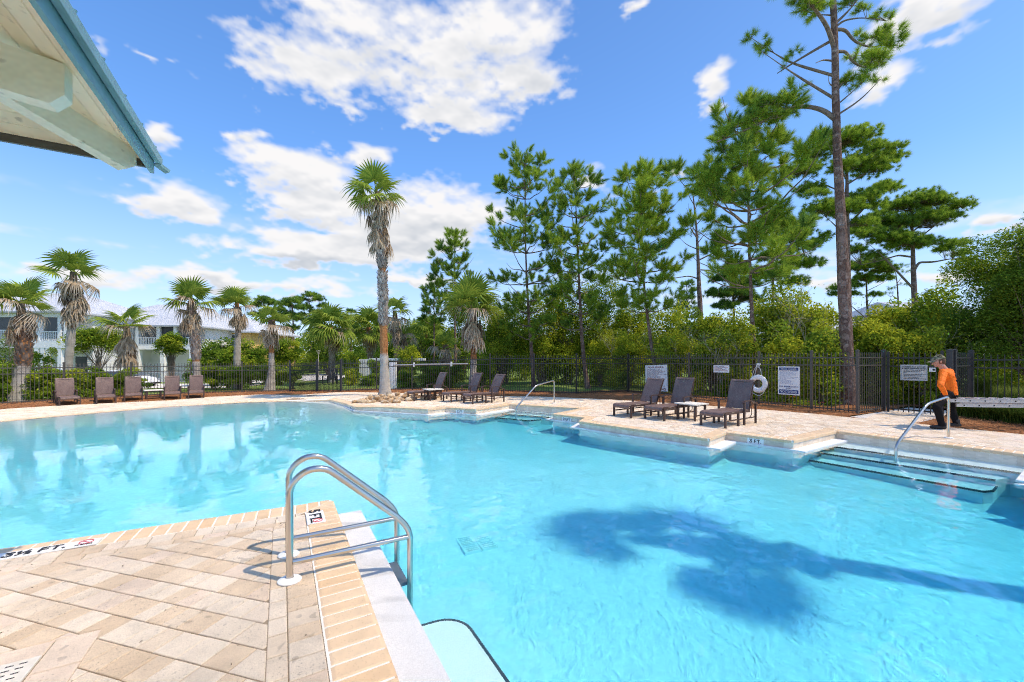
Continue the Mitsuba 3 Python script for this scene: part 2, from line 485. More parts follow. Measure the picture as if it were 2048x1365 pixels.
near_edges = [i for i in range(NP) if min(np.linalg.norm(OUT[i] - na(0.49, 5.05)), np.linalg.norm(OUT[(i + 1) % NP] - na(0.49, 5.05))) < 0.05]
for i, g in ring_pieces(0.28, 0.46, (0.13, 0.19), 0.006, rng):
    if seen(np.array(g.centroid.coords[0])):
        stones.append((g, 0.3 + 0.7 * rng.random() if rng.random() < .8 else .05))
for i, g in ring_pieces(0.46, 0.565, (0.17, 0.22), 0.006, rng):
    if i in near_edges and seen(np.array(g.centroid.coords[0])):
        stones.append((g, rng.random()))
inner_near = Polygon(offset_ring(0.565))
field = deck_outer.difference(Polygon(offset_ring(0.46)).buffer(0))
pen = Polygon([na(0.49, 5.2), na(0.49, -5), na(-9, -5), na(-9, 5.5)])
field = field.difference(pen).union(field.intersection(pen).difference(inner_near.buffer(0)))
lid = Polygon([na(*p) for p in [(-1.82, 2.98), (-1.60, 2.98), (-1.60, 3.22), (-1.82, 3.22)]])
lidc = gp(-28, 1372)[:2]
lid_n, lid_a = lidc @ EN, lidc @ EA
lid = Polygon([na(lid_n + x, lid_a + y) for x, y in [(-.14, -.16), (.14, -.16), (.14, .16), (-.14, .16)]])
lidring = Polygon([na(lid_n + x, lid_a + y) for x, y in [(-.28, -.30), (.34, -.30), (.34, .30), (-.28, .30)]])
field = field.difference(lidring)
fp = prep(field)
D1 = (EN - EA) / np.linalg.norm(EN - EA)                # rows run diagonally to the pool's edge
D2 = np.array([-D1[1], D1[0]])
fx = [(p @ D1, p @ D2) for p in [np.array(q) for q in deck_outer.exterior.coords]]
ROW = 0.18
for k in range(int(min(q[1] for q in fx) / ROW) - 1, int(max(q[1] for q in fx) / ROW) + 2):
    s = min(q[0] for q in fx) - rng.random() * .2
    while s < max(q[0] for q in fx):
        w = rng.choice([0.125, 0.125, 0.18, 0.18, 0.24])
        c = D1 * (s + w / 2) + D2 * (k + 0.5) * ROW
        if seen(c) and -18.5 < c[0] < 15:
            h, g2 = w / 2 - 0.0025, ROW / 2 - 0.0035
            q = Polygon([c - D1 * h - D2 * g2, c + D1 * h - D2 * g2, c + D1 * h + D2 * g2, c - D1 * h + D2 * g2])
            if fp.intersects(q):
                g = q if fp.contains(q) else q.intersection(field)
                for gg in getattr(g, 'geoms', [g]):
                    if gg.geom_type == 'Polygon' and gg.area > 0.0008:
                        stones.append((gg, rng.random()))
        s += w
for k, (x, y, w, h) in enumerate([(-.21, .15, .14, .30), (-.21, -.15, .14, .30), (.24, .15, .20, .30), (.24, -.15, .20, .30), (.0, .23, .28, .14), (.0, -.23, .28, .14)]):
    q = Polygon([na(lid_n + x + a * (w / 2 - .003), lid_a + y + b * (h / 2 - .003)) for a, b in [(-1, -1), (1, -1), (1, 1), (-1, 1)]])
    stones.append((q, 0.80 + 0.02 * k))
stones.sort(key=lambda s: -size_px(s[0]))
rest = MB()
for k, (g, r) in enumerate(stones):
    dz = rng.uniform(-0.0018, 0.0012)
    v, f = slab(g, lambda x, y: hz(x, y) + dz, 0.014, 0.004 if k < 300 else 0.002)
    uv = (r, rng.random())
    if k < 300:
        part('pool_deck', 'paver', (v, f), 'mat_paver', uv=np.tile(uv, (len(v), 1)))
    else:
        rest.add(v, f, uv)
rest.part('pool_deck', 'paver_field', 'mat_paver', kind='stuff')

# --- coping
structure('pool_coping', (lambda tm: (tm.vertices + np.c_[np.zeros((len(tm.vertices), 2)), hz(tm.vertices[:, 0], tm.vertices[:, 1])], tm.faces))(
    prism(Polygon(offset_ring(0.278)).buffer(0).difference(Polygon(offset_ring(-0.012)).buffer(0)), -0.056, -0.006)), 'mat_grout')
cop = sorted(((g, i) for i, g in ring_pieces(-0.03, 0.28, 0.118, 0.007, rng) if seen(np.array(g.centroid.coords[0]))), key=lambda s: -size_px(s[0]))
rest = MB()
for k, (g, i) in enumerate(cop):
    v, f = slab(g, lambda x, y: hz(x, y) + rng.uniform(-0.001, 0.001), 0.06, 0.010)
    uv = (rng.random(), rng.random())
    if k < 300:
        part('pool_coping', 'brick', (v, f), 'mat_coping', uv=np.tile(uv, (len(v), 1)))
    else:
        rest.add(v, f, uv)
if rest.n:
    rest.part('pool_coping', 'brick_course', 'mat_coping', kind='stuff')

# --- shell: floor, walls, tile band, ledge, steps
FAREDGE = LineString(list(FAR))


def floor_z(x, y):
    pts = shapely.points(x, y)
    db = shapely.distance(pts, beach_line)
    dw = shapely.distance(pts, hard_line)
    n = x * EN[0] + y * EN[1]
    base = -0.60 - 0.34 * (1 - ss(3.0, 8.0, y))  # apparent depth: refraction is put into the shape, floor raised most far off
    zb = -0.205 - 0.060 * db
    k = 0.06
    z = np.logaddexp(base / k, zb / k) * k
    r = 0.16
    q = np.clip(r - dw, 0, r)
    return np.minimum(z + (r - np.sqrt(np.maximum(r * r - q * q, 0))), -0.2)


hard_line = LineString([OUT[i % NP] for i in range(NP)] + [OUT[0]]).difference(beach_line.buffer(0.3))
minx, miny, maxx, maxy = pool_poly.bounds
gx, gy = np.arange(minx - .2, maxx + .3, 0.13), np.arange(max(miny, -3) - .2, maxy + .3, 0.13)
X, Y = np.meshgrid(gx, gy)
Z = floor_z(X.ravel(), Y.ravel())
idx = np.arange(X.size).reshape(X.shape)
q = np.stack([idx[:-1, :-1], idx[:-1, 1:], idx[1:, 1:], idx[1:, :-1]], -1).reshape(-1, 4)
inside = shapely.contains_xy(pool_poly.buffer(0.2), X.ravel(), Y.ravel())
q = q[inside[q].all(1)]
fv = np.c_[X.ravel(), Y.ravel(), Z]
use = np.unique(q)
remap = np.zeros(len(fv), int); remap[use] = np.arange(len(use))
structure('pool_floor', (fv[use], np.vstack([remap[q][:, [0, 1, 2]], remap[q][:, [0, 2, 3]]])), 'mat_pool_floor', smooth=True)
walls, tiles = MB(), MB()
for i in range(NP):
    a, b = OUT[i], OUT[(i + 1) % NP]
    L = np.linalg.norm(b - a); t = (b - a) / L; nn = np.array([t[1], -t[0]])
    walls.add([[*a, -1.6], [*b, -1.6], [*b, float(hz(*b)) - 0.03], [*a, float(hz(*a)) - 0.03]], [[0, 1, 2, 3]])
    top = lambda p: float(hz(*p)) - 0.058
    k = max(1, round(L / 0.152))
    for s in range(k):
        p, r = a + t * (L * s / k + 0.0015) - nn * 0.006, a + t * (L * (s + 1) / k - 0.0015) - nn * 0.006
        if min(top(p), top(r)) - WATER_Z < 0.02 or not (seen(p, 400) or seen(r, 400)):
            continue
        e = -nn * -0.006
        w = [[*p, WATER_Z - 0.04], [*r, WATER_Z - 0.04], [*r, top(r)], [*p, top(p)], [*(p + e), WATER_Z - 0.04], [*(r + e), WATER_Z - 0.04], [*(r + e), top(r)], [*(p + e), top(p)]]
        tiles.add(w, [[0, 1, 2, 3], [1, 5, 6, 2], [4, 0, 3, 7], [3, 2, 6, 7]], (rng.random(), rng.random()))
structure('pool_wall', walls.get(), 'mat_plaster')
tiles.part('pool_wall', 'tile_band', 'mat_wall_tile', kind='stuff')
ledges = []
for i in range(NP):
    a, b = OUT[i], OUT[(i + 1) % NP]
    L = np.linalg.norm(b - a); t = (b - a) / L; nn = np.array([t[1], -t[0]])
    if LineString([a, b]).distance(LineString(BEACH)) < 0.02 and not (np.linalg.norm(a - FAR[-1]) < .01 or np.linalg.norm(b - FAR[-1]) < .01):
        continue
    mid = (a + b) / 2
    facing_n, facing_a = -nn @ EN, -nn @ EA          # which way the wall looks
    w = 0.33 if (mid @ EN < 0.6 and abs(facing_n) > .9) or (mid @ EA < 1.3 and mid @ EN > 9) else (0.24 if abs(facing_a) > 0.6 and L < 2.1 and facing_n > -.75 else 0.07)
    if mid @ EN > 11.0 or (7.2 < mid @ EN < 8.7 and mid @ EA > 10.3):
        continue
    ledges.append(Polygon([a - t * (0.0 if w > .3 else .06), b + t * .06, b - nn * w + t * (.3 if w > .3 else .06), a - nn * w - t * (0 if w > .3 else .06)]))
led = shapely.union_all(ledges).intersection(pool_poly.buffer(-0.007))
ledm = trimesh.util.concatenate([prism(g, WATER_Z - 0.05, WATER_Z + 0.012) for g in getattr(led, 'geoms', [led]) if g.geom_type == 'Polygon' and g.area > 0.003])
structure('pool_ledge', ledm, 'mat_ledge')

steps, nos = MB(), MB()


def step(poly, top, edge):
    steps.mesh(prism(Polygon(poly), -1.5, top))
    e = np.array(edge)
    for p, q in zip(e[:-1], e[1:]):
        nos.bar([*p, top - 0.012], [*q, top - 0.012], 0.022, 0.028)


WB = [gp(1671, 861.5)[:2], na(11.12, 1.20)]
p2 = [zp(1668, 893, -.25)[:2], zp(2056, 948, -.25)[:2]]
p3 = [zp(1641.7, 905.6, -.36)[:2], zp(1991, 960, -.36)[:2], zp(2050, 952, -.36)[:2]]
p4 = [zp(1619, 920, -.47)[:2], zp(1966, 982.5, -.47)[:2], zp(1986, 981, -.47)[:2], zp(1996, 970, -.47)[:2], zp(2060, 958, -.47)[:2]]
step([WB[0], *p2, WB[1]], -0.25, p2)
step([WB[0], *p3, WB[1]], -0.36, p3[:2])
step([WB[0], *p4, WB[1]], -0.47, p4[:4])
MB_ = [gp(1018.6, 808)[:2], gp(1164, 816.6)[:2]]
q2 = [zp(1011, 821.5, -.24)[:2], zp(1118, 829.5, -.24)[:2]]
q3 = [zp(990, 827.3, -.32)[:2], zp(1098, 834.5, -.32)[:2]]
q4 = [zp(966, 833, -.40)[:2], zp(1058, 841.5, -.40)[:2], zp(1082, 839, -.40)[:2]]
step([MB_[0], *q2, MB_[1]], -0.24, q2)
step([MB_[0], *q3, MB_[1]], -0.32, q3)
step([MB_[0], *q4, MB_[1]], -0.40, q4)
B = [na(0.8, 3.02), na(1.02, 3.0)] + [na(1.02 + .22 * math.sin(x), 2.78 + .22 * math.cos(x)) for x in np.linspace(0, math.pi / 2, 8)] + [na(1.24, -2)]
step([na(0.49, 3.02), *B, na(0.49, -2)], -0.42, B)
structure('pool_steps', steps.get(), 'mat_plaster')
nos.part('pool_steps', 'nosing', 'mat_dark_tile', label='dark tile edging of the underwater steps')

# --- water
ys = [-5.05]
while ys[-1] < maxy + .1:
    ys.append(ys[-1] + (0.30 if ys[-1] < 1.2 else 0.028 if ys[-1] < 4.5 else 0.04 if ys[-1] < 8 else 0.06))
wx, wy = np.meshgrid(np.arange(minx - .1, maxx + .1, 0.045), np.array(ys))
W = np.c_[wx.ravel(), wy.ravel()]
wi = np.arange(len(W)).reshape(wx.shape)
wq = np.stack([wi[:-1, :-1], wi[:-1, 1:], wi[1:, 1:], wi[1:, :-1]], -1).reshape(-1, 4)
win = shapely.contains_xy(pool_poly.buffer(0.05), W[:, 0], W[:, 1])
wq = wq[win[wq].all(1)]
wr = np.random.RandomState(5)
rough = 0.16 + 0.84 * ss(-4.5, 1.5, W[:, 0]) * (1 - 0.55 * ss(7, 12, W[:, 1]))
wz = np.zeros(len(W))
warp = meshkit.fbm(np.c_[W * 0.7, np.zeros(len(W))], 2, 3) * 3
for lam, cnt, slope in [(1.6, 4, .0045), (0.7, 6, .009), (0.34, 9, .012), (0.19, 12, .020)]:
    for _ in range(cnt):
        th = wr.uniform(0, 2 * math.pi)
        kk = 2 * math.pi / (lam * wr.uniform(.75, 1.3))
        wz += slope / math.sqrt(cnt) / kk * 1.6 * np.sin(kk * (W[:, 0] * math.cos(th) + W[:, 1] * math.sin(th)) + wr.uniform(0, 6.3) + warp * (1 + .3 / lam))
use = np.unique(wq)
remap = np.zeros(len(W), int); remap[use] = np.arange(len(use))
wq = remap[wq]
put('pool_water', (np.c_[W, WATER_Z + wz * rough][use], np.vstack([wq[:, [0, 1, 2]], wq[:, [0, 2, 3]]])), 'mat_water', smooth=True)
scene['pool_water']['interior'] = {'type': 'ref', 'id': 'pool_water_body'}
labels['pool_water'] = {'kind': 'structure'}

# --- ground round about
GR = MB()
R = [-400, -150, -60, -40, *np.arange(-30, 24, 1.5), 24, 30, 40, 60, 150, 400]
RY = [-60, -30, -10, *np.arange(-4, 36, 1.5), 42, 60, 90, 150, 300, 700]
GX, GY = np.meshgrid(R, RY)
gi = np.arange(GX.size).reshape(GX.shape)
gq = np.stack([gi[:-1, :-1], gi[:-1, 1:], gi[1:, 1:], gi[1:, :-1]], -1).reshape(-1, 4)
gg = MB()
pb = pool_poly.buffer(0.15)
for a, b, c, d in gq:
    x0, y0, x1, y1 = GX.ravel()[a], GY.ravel()[a], GX.ravel()[c], GY.ravel()[c]
    cell = sbox(x0, y0, x1, y1)
    if not pb.intersects(cell):
        gg.add([[x0, y0, hz(x0, y0) - .03], [x1, y0, hz(x1, y0) - .03], [x1, y1, hz(x1, y1) - .03], [x0, y1, hz(x0, y1) - .03]], [[0, 1, 2, 3]])
        continue
    cell = cell.difference(pb)
    for g in getattr(cell, 'geoms', [cell]):
        if g.geom_type == 'Polygon' and g.area > 1e-4:
            v, f = trimesh.creation.triangulate_polygon(g, engine='earcut')
            gg.add(np.c_[v, hz(v[:, 0], v[:, 1]) - .03], f)
structure('ground', gg.get(), 'mat_ground')

# ---------------------------------------------------------------- materials of the furniture and fittings
def c_weave(p, n, uv):
    x, y = uv.x / 0.016, uv.y / 0.016
    over = mi.Int32(dr.floor(x) + dr.floor(y) + 4000) & 1
    t = dr.select(over == 0, dr.abs(x - dr.floor(x) - .5), dr.abs(y - dr.floor(y) - .5))
    r = mikit.cell_rand(dr.floor(x), dr.floor(y), 0)
    strip = nz(dr.floor(y) * .37, dr.floor(x) * .11, 0)
    base = mx((0.145, 0.085, 0.07), (0.265, 0.178, 0.15), 0.5 * r + 0.5 * strip)
    return base * (1.15 - 1.1 * t)


def b_weave(p, n, uv):
    x, y = uv.x / 0.016, uv.y / 0.016
    over = mi.Int32(dr.floor(x) + dr.floor(y) + 4000) & 1
    return dr.select(over == 0, dr.cos((x - dr.floor(x) - .5) * 3.1), dr.cos((y - dr.floor(y) - .5) * 3.1)) * 0.002


procbsdf('mat_weave', c_weave, 0.42, 0.5, b_weave, 0.5, 1e-3)
plain('mat_brown_metal', (0.070, 0.042, 0.034), 0.42)
procbsdf('mat_stone_top', lambda p, n, uv: mx((0.66, 0.60, 0.50), (0.80, 0.76, 0.68), fb(p.x * 22, p.y * 22, p.z * 22, 3)), 0.6, 0.3)
procbsdf('mat_rock', lambda p, n, uv: mx(mx((0.40, 0.25, 0.13), (0.62, 0.46, 0.28), uv.x), (0.68, 0.57, 0.42), ms(.45, .75, fb(p.x * 9, p.y * 9, p.z * 9, 3))) * (0.75 + .4 * nz(p.x * 60, p.y * 60, p.z * 60)), 0.9, 0.2)
plain('mat_sign_white', (0.78, 0.78, 0.76), 0.5)
plain('mat_sign_grey', (0.60, 0.61, 0.56), 0.5)
plain('mat_print_red', (0.22, 0.045, 0.035), 0.6)
plain('mat_print_navy', (0.02, 0.045, 0.17), 0.6)
plain('mat_print_grey', (0.22, 0.26, 0.40), 0.6)
plain('mat_print_black', (0.02, 0.02, 0.022), 0.6)
plain('mat_print_pink', (0.55, 0.10, 0.12), 0.6)
plain('mat_rope', (0.75, 0.74, 0.70), 0.8)
procbsdf('mat_aluminium', lambda p, n, uv: mx((0.40, 0.39, 0.385), (0.56, 0.55, 0.54), fb(p.x * 8, p.y * 30, p.z * 60, 3)), 0.45, 0.5, metallic=0.5)
PI = math.pi


# ---------------------------------------------------------------- fences and gates
def picket_shape(h, w=0.019):
    s = w / 2
    v = [[-s, -s, 0], [s, -s, 0], [s, s, 0], [-s, s, 0], [-s, -s, h - .02], [s, -s, h - .02], [s, s, h - .02], [-s, s, h - .02], [0, 0, h]]
    f = [[0, 1, 5], [0, 5, 4], [1, 2, 6], [1, 6, 5], [2, 3, 7], [2, 7, 6], [3, 0, 4], [3, 4, 7], [4, 5, 8], [5, 6, 8], [6, 7, 8], [7, 4, 8], [0, 2, 1], [0, 3, 2]]
    return np.array(v), np.array(f)


PICKET = {}


def post(parent, p, h, w, bs, z0=None):
    m = MB()
    z = float(hz(*p[:2])) - 0.15 if z0 is None else z0
    top = z + 0.15 + h
    m.box((0, 0, (z + top) / 2), (w, w, top - z))
    m.box((0, 0, top + .012), (w + .012, w + .012, .024))
    m.add([[-w / 2, -w / 2, top + .024], [w / 2, -w / 2, top + .024], [w / 2, w / 2, top + .024], [-w / 2, w / 2, top + .024], [0, 0, top + .05]], [[0, 1, 4], [1, 2, 4], [2, 3, 4], [3, 0, 4]])
    m.part(parent, 'post', bs, m=mat((p[0], p[1], 0), 0.52))


def span(parent, a, b, h, bs, gap=0.115, zoff=0.0, rails=(0.165, 0.40), low=0.10, picket='picket'):
    a, b = np.asarray(a[:2], float), np.asarray(b[:2], float)
    L = np.linalg.norm(b - a)
    za, zb = float(hz(*a)) + zoff, float(hz(*b)) + zoff
    yaw = math.atan2(*(b - a)[::-1])
    for dz in (h - rails[0], h - rails[1], low):
        m = MB()
        m.bar([*a, za + dz], [*b, zb + dz], 0.038, 0.036)
        m.part(parent, 'rail', bs)
    n = max(2, round(L / gap))
    key = (round(h, 3), bs)
    if key not in PICKET:
        PICKET[key] = mikit.ply(picket_shape(h - 0.02), bs)
    for i in range(1, n):
        t = i / n
        c = a + (b - a) * t
        part(parent, picket, None, bs, shape=PICKET[key], m=mat((c[0], c[1], za + (zb - za) * t + .02), yaw))


def on_line(u, p, d):
    """the point of the line p + s d (ground plan) in the direction of column u"""
    k = (u - 1024) / FL
    s = (k * p[1] - p[0]) / (d[0] - k * d[1])
    return np.asarray(p[:2]) + s * np.asarray(d[:2])


FL_P = [gp(128, 804)[:2], gp(381, 789.5)[:2], gp(484, 786.5)[:2], gp(579, 784.8)[:2], gp(634, 785)[:2], gp(683, 784)[:2], gp(753, 783)[:2], gp(824, 781.5)[:2], gp(899, 783)[:2], gp(980, 785)[:2], gp(1068, 787.5)[:2], gp(1153, 790)[:2]]
NL = 14.8
right_posts = [on_line(u, na(NL, 0), EA) for u in (1256, 1378, 1518, 1623, 1715)]
f1 = thing('picket_fence', 'low bronze picket fence behind the left lounge chairs', 'fence')
dl = (FL_P[0] - FL_P[1]) / np.linalg.norm(FL_P[0] - FL_P[1])
L1 = [FL_P[0] + dl * 4.4, FL_P[0] + dl * 2.2, FL_P[0], on_line(262, FL_P[0], -dl), FL_P[1], FL_P[2], FL_P[3]]
for p in L1:
    post(f1, p, 1.66, 0.062, 'mat_bronze')
for a, b in zip(L1[:-1], L1[1:]):
    span(f1, a, b, 1.63, 'mat_bronze', 0.118)
for i, (a, b, lab) in enumerate([(3, 4, 'left leaf of the double picket gate opening onto the lawn'), (4, 5, 'right leaf of the double picket gate opening onto the lawn, with the latch')]):
    g = thing('picket_gate', lab, 'gate')
    A, B_ = FL_P[a], FL_P[b]
    d = (B_ - A) / np.linalg.norm(B_ - A)
    post(g, A + d * 0.085, 1.60, 0.05, 'mat_bronze_dark')
    post(g, B_ - d * 0.085, 1.60, 0.05, 'mat_bronze_dark')
    span(g, A + d * .085, B_ - d * .085, 1.60, 'mat_bronze_dark', 0.092)
    if i == 1:
        m = MB()
        m.box((0, 0, 0), (.16, .05, .05)); m.bar((0.02, -.02, 0), (.24, -.06, .03), .02, .02)
        m.part(g, 'latch', 'mat_bronze_dark', m=mat((*(A + d * .15), 1.05), math.atan2(d[1], d[0])))
f2 = thing('picket_fence', 'dark picket fence behind the tall palm and middle loungers', 'fence')
R1 = [FL_P[5], *FL_P[6:12], right_posts[0]]
post(f1, FL_P[3] , 1.72, 0.065, 'mat_bronze'); post(f2, FL_P[4], 1.72, .065, 'mat_bronze_dark')
for k, p in enumerate(R1):
    post(f2, p, 1.66 + 0.22 * min(1, k / 4), 0.08 if k == 0 else 0.062, 'mat_bronze_dark')
for k, (a, b) in enumerate(zip(R1[:-1], R1[1:])):
    span(f2, a, b, 1.62 + 0.22 * min(1, k / 4), 'mat_bronze_dark', 0.118)
f3 = thing('picket_fence', 'tall bronze picket fence carrying the rule signs and life ring', 'fence')
for p in right_posts[1:]:
    post(f3, p, 1.88, 0.068, 'mat_bronze')
for a, b in zip(right_posts[:-1], right_posts[1:]):
    span(f3, a, b, 1.85, 'mat_bronze', 0.112)
G0, G1 = na(16.55, 5.12), na(16.35, 3.62)
G2, G3 = np.array([13.95, 12.15]), np.array([16.6, 9.2])
span(f3, right_posts[-1], G0, 1.85, 'mat_bronze', 0.15)
post(f3, G0, 1.90, 0.10, 'mat_bronze_dark')
gate = thing('picket_gate', 'black picket gate beside the person in orange, hung with the closing time sign', 'gate')
gd = (G1 - G0) / np.linalg.norm(G1 - G0)
for p in (G0 + gd * .12, G1 - gd * .16):
    post(gate, p, 1.84, 0.055, 'mat_bronze_dark')
span(gate, G0 + gd * .12, G1 - gd * .16, 1.84, 'mat_bronze_dark', 0.118, rails=(0.165, 0.42))
f4 = thing('picket_fence', 'black picket fence to the right of the gate, behind the ladder and the grass clumps', 'fence')
for p, w in ((G1, .12), (G1 + np.array([.14, .02]), .10), (G2, .10), (G3, .07)):
    post(f4, p, 1.88, w, 'mat_bronze_dark')
span(f4, G1 + np.array([.14, .02]), G2, 1.84, 'mat_bronze_dark', 0.19)
span(f4, G2, G3, 1.78, 'mat_bronze_dark', 0.13)
cr = thing('card_reader', 'small white card reader on the gate post in front of the person', 'card reader')
cp = on_line(1867, G1 - gd * .1, gd) - EN * .09
m = MB(); m.box((0, 0, 0), (.13, .05, .12)); m.part(cr, 'housing', 'mat_white_plastic', m=mat((*cp, 1.33), -1.05))
m = MB(); m.tube([(.035, -.024, 0), (.035, -.032, 0)], .03, 12); m.part(cr, 'button', 'mat_print_black', m=mat((*cp, 1.33), -1.05))


# ---------------------------------------------------------------- loungers and side tables
def lounger_shapes(back_deg):
    S = {}
    ang = math.radians(back_deg)
    W = 0.58
    prof = [(-0.02, .25), (-.035, .30), (-.02, .345), (.03, .365), (.3, .362), (.7, .355), (1.0, .352), (1.19, .36)]

    def sling(prof, th=0.014):
        pr = np.array(prof, float)
        t = np.gradient(pr, axis=0); t /= np.linalg.norm(t, axis=1, keepdims=True)
        nn = np.c_[-t[:, 1], t[:, 0]]
        L = np.r_[0, np.cumsum(np.linalg.norm(np.diff(pr, axis=0), axis=1))]
        ys = np.linspace(-W / 2, W / 2, 5)
        sag = -0.012 * (1 - (2 * ys / W) ** 2)
        v, uv = [], []
        for side in (1, -1):
            for i in range(len(pr)):
                for y, s in zip(ys, sag):
                    q = pr[i] + nn[i] * (side * th / 2 + s)
                    v.append([q[0], y, q[1]]); uv.append([L[i], y])
        n, k, f = len(pr), len(ys), []
        for i in range(n - 1):
            for j in range(k - 1):
                a = i * k + j
                f.append([a, a + k, a + k + 1, a + 1])
                b = n * k + a
                f.append([b, b + 1, b + k + 1, b + k])
        for i in range(n - 1):
            for j in (0, k - 1):
                a = i * k + j; b = n * k + a
                f.append([a, b, b + k, a + k] if j else [a, a + k, b + k, b])
        for j in range(k - 1):
            for i in (0, n - 1):
                a = i * k + j; b = n * k + a
                f.append([a, a + 1, b + 1, b] if i == 0 else [a, b, b + 1, a + 1])
        return np.array(v), np.array(f), np.array(uv)
    for name, pr in (('seat', prof), ('backrest', None)):
        if pr is None:
            c, s = math.cos(ang), math.sin(ang)
            pr = [(1.17 + c * q - o * s, .37 + s * q + o * c) for q, o in [(0, 0), (.12, .0), (.35, .005), (.55, .0), (.70, -.012), (.77, -.03), (.79, -.055), (.775, -.085)]]
        v, f, uv = sling(pr)
        S[name] = mikit.ply((v, f), 'mat_weave', smooth=False, uv=uv)
    fr = MB()
    for s in (-1, 1):
        fr.bar((0.0, s * .30, .325), (1.20, s * .30, .325), .028, .045)
        fr.bar((0.05, s * .315, .16), (1.45, s * .315, .16), .022, .03)
    c, sn = math.cos(ang), math.sin(ang)
    for x in (.04, .45, .9, 1.18):
        fr.bar((x, -.30, .31), (x, .30, .31), .028, .03)
    S['frame'] = mikit.ply(fr.get(), 'mat_brown_metal')
    bf = MB()
    for s in (-1, 1):
        bf.bar((1.19, s * .292, .34), (1.19 + c * .76, s * .292, .34 + sn * .76), .028, .03, up=(0, 1, 0))
    bf.bar((1.19 + c * .74, -.29, .34 + sn * .74), (1.19 + c * .74, .29, .34 + sn * .74), .028, .028)
    for s in (-1, 1):
        bf.tube(round_path([(1.19 + c * .4, s * .26, .34 + sn * .4), (1.40, s * .26, .22), (1.30, s * .26, .17)], .1), .011, 6)
    S['back_frame'] = mikit.ply(bf.get(), 'mat_brown_metal')
    lg = MB(); lg.box((0, 0, .165), (.046, .046, .33)); lg.box((0, 0, .005), (.05, .05, .012))
    S['leg'] = mikit.ply(lg.get(), 'mat_brown_metal')
    tl = MB(); tl.box((0, 0, .28), (.044, .044, .56))
    S['arm_post'] = mikit.ply(tl.get(), 'mat_brown_metal')
    for nm, s in (('a', 1), ('b', -1)):
        am = MB()
        pts = round_path([(.84, s * .33, .545), (.88, s * .33, .585), (1.18, s * .33, .60), (1.45, s * .33, .50), (1.50, s * .33, .44)], .12, 4)
        for p, q in zip(pts[:-1], pts[1:]):
            am.bar(p, q, .062, .024)
        am.bar((1.45, s * .33, 0), (1.45, s * .33, .50), .044, .044, up=(0, 1, 0))
        S['arm' + nm] = mikit.ply(am.get(), 'mat_brown_metal')
    return S


LSH = {}


def lounger(x, yaw, label, group, back=68, sc=1.0):
    if back not in LSH:
        LSH[back] = lounger_shapes(back)
    S = LSH[back]
    t = thing('lounge_chair', label, 'lounge chair', group)
    o = np.array([x[0], x[1], float(hz(x[0], x[1]))])
    M = lambda dx=0, dy=0, dz=0: mat(o, yaw, (sc, sc * .97, sc)).translate([dx, dy, dz])
    part(t, 'seat', None, None, shape=S['seat'], m=M())
    part(t, 'backrest', None, None, shape=S['backrest'], m=M())
    part(t, 'frame', None, None, shape=S['frame'], m=M())
    part(t, 'back_frame', None, None, shape=S['back_frame'], m=M())
    for dx in (.03, .62):
        for s in (-1, 1):
            part(t, 'leg', None, None, shape=S['leg'], m=M(dx, s * .312))
    for s, nm in ((1, 'a'), (-1, 'b')):
        part(t, 'arm_post', None, None, shape=S['arm_post'], m=M(.88, s * .33))
        part(t, 'armrest', None, None, shape=S['arm' + nm], m=M())
    return t


def mid(a, b):
    return (np.asarray(a) + np.asarray(b)) / 2


gl = 'lounge chairs in a row before the left fence'
lb = ['nearest of the five lounge chairs by the left fence, leftmost in the row', 'second lounge chair from the left in the row by the left fence', 'third lounge chair from the left, just left of the small left table',
      'fourth lounge chair from the left, just right of the small left table', 'fifth and last lounge chair of the left row, below the booted palm']
for (a, b), l, y in zip([((120, 812), (160, 810)), ((194, 809), (231, 806)), ((250, 804), (284, 803)), ((328, 801), (362, 799)), ((374, 799), (410, 796))], lb, (145, 138, 134, 131, 128)):
    c = mid(gp(*a), gp(*b))
    lounger(c, math.radians(y), l, gl, 79, .92)
gm = 'lounge chairs right of the tall palm'
for (a, b), l in zip([((808, 801), (834, 802)), ((879, 804), (907, 805)), ((922, 807), (948, 808.5))],
                     ['lounge chair beside the pile of stones, leftmost of the middle three', 'middle lounge chair right of the tall palm, right of its side table', 'rightmost lounge chair of the middle three, in front of a palm trunk']):
    c = mid(gp(*a), gp(*b))
    lounger(c, math.radians(38 + .35 * (c[1] * 37 % 11) - 2), l, gm, 64 if 'rightmost' in l else 70)
gr_ = 'lounge chairs before the rule signs'
for (a, b), l, bk in zip([((1225, 833), (1262, 836)), ((1288, 838), (1328, 842.5)), ((1401, 851), (1449, 857))],
                     ['lounge chair in front of the maroon pool rules sign, leftmost of the right three', 'lounge chair left of the white topped table on the right deck, middle of three', 'nearest lounge chair on the right, left of the life ring'], (64, 72, 72)):
    c = mid(gp(*a), gp(*b))
    lounger(c, math.radians(34), l, gr_, bk)
tt = MB(); tt.mesh(prism(sbox(-.3, -.3, .3, .3).buffer(.02), .42, .448)); 
TS = {'top': mikit.ply(tt.get(), 'mat_stone_top')}
lg = MB(); lg.box((0, 0, .21), (.045, .045, .42)); TS['leg'] = mikit.ply(lg.get(), 'mat_brown_metal')
fr = MB()
for s in (-1, 1):
    fr.bar((-.24, s * .24, .40), (.24, s * .24, .40), .03, .035); fr.bar((s * .24, -.24, .40), (s * .24, .24, .40), .03, .033)
TS['frame'] = mikit.ply(fr.get(), 'mat_brown_metal')
fr = MB(); fr.bar((-.24, 0, 0), (.24, 0, 0), .02, .025); TS['stretcher'] = mikit.ply(fr.get(), 'mat_brown_metal')
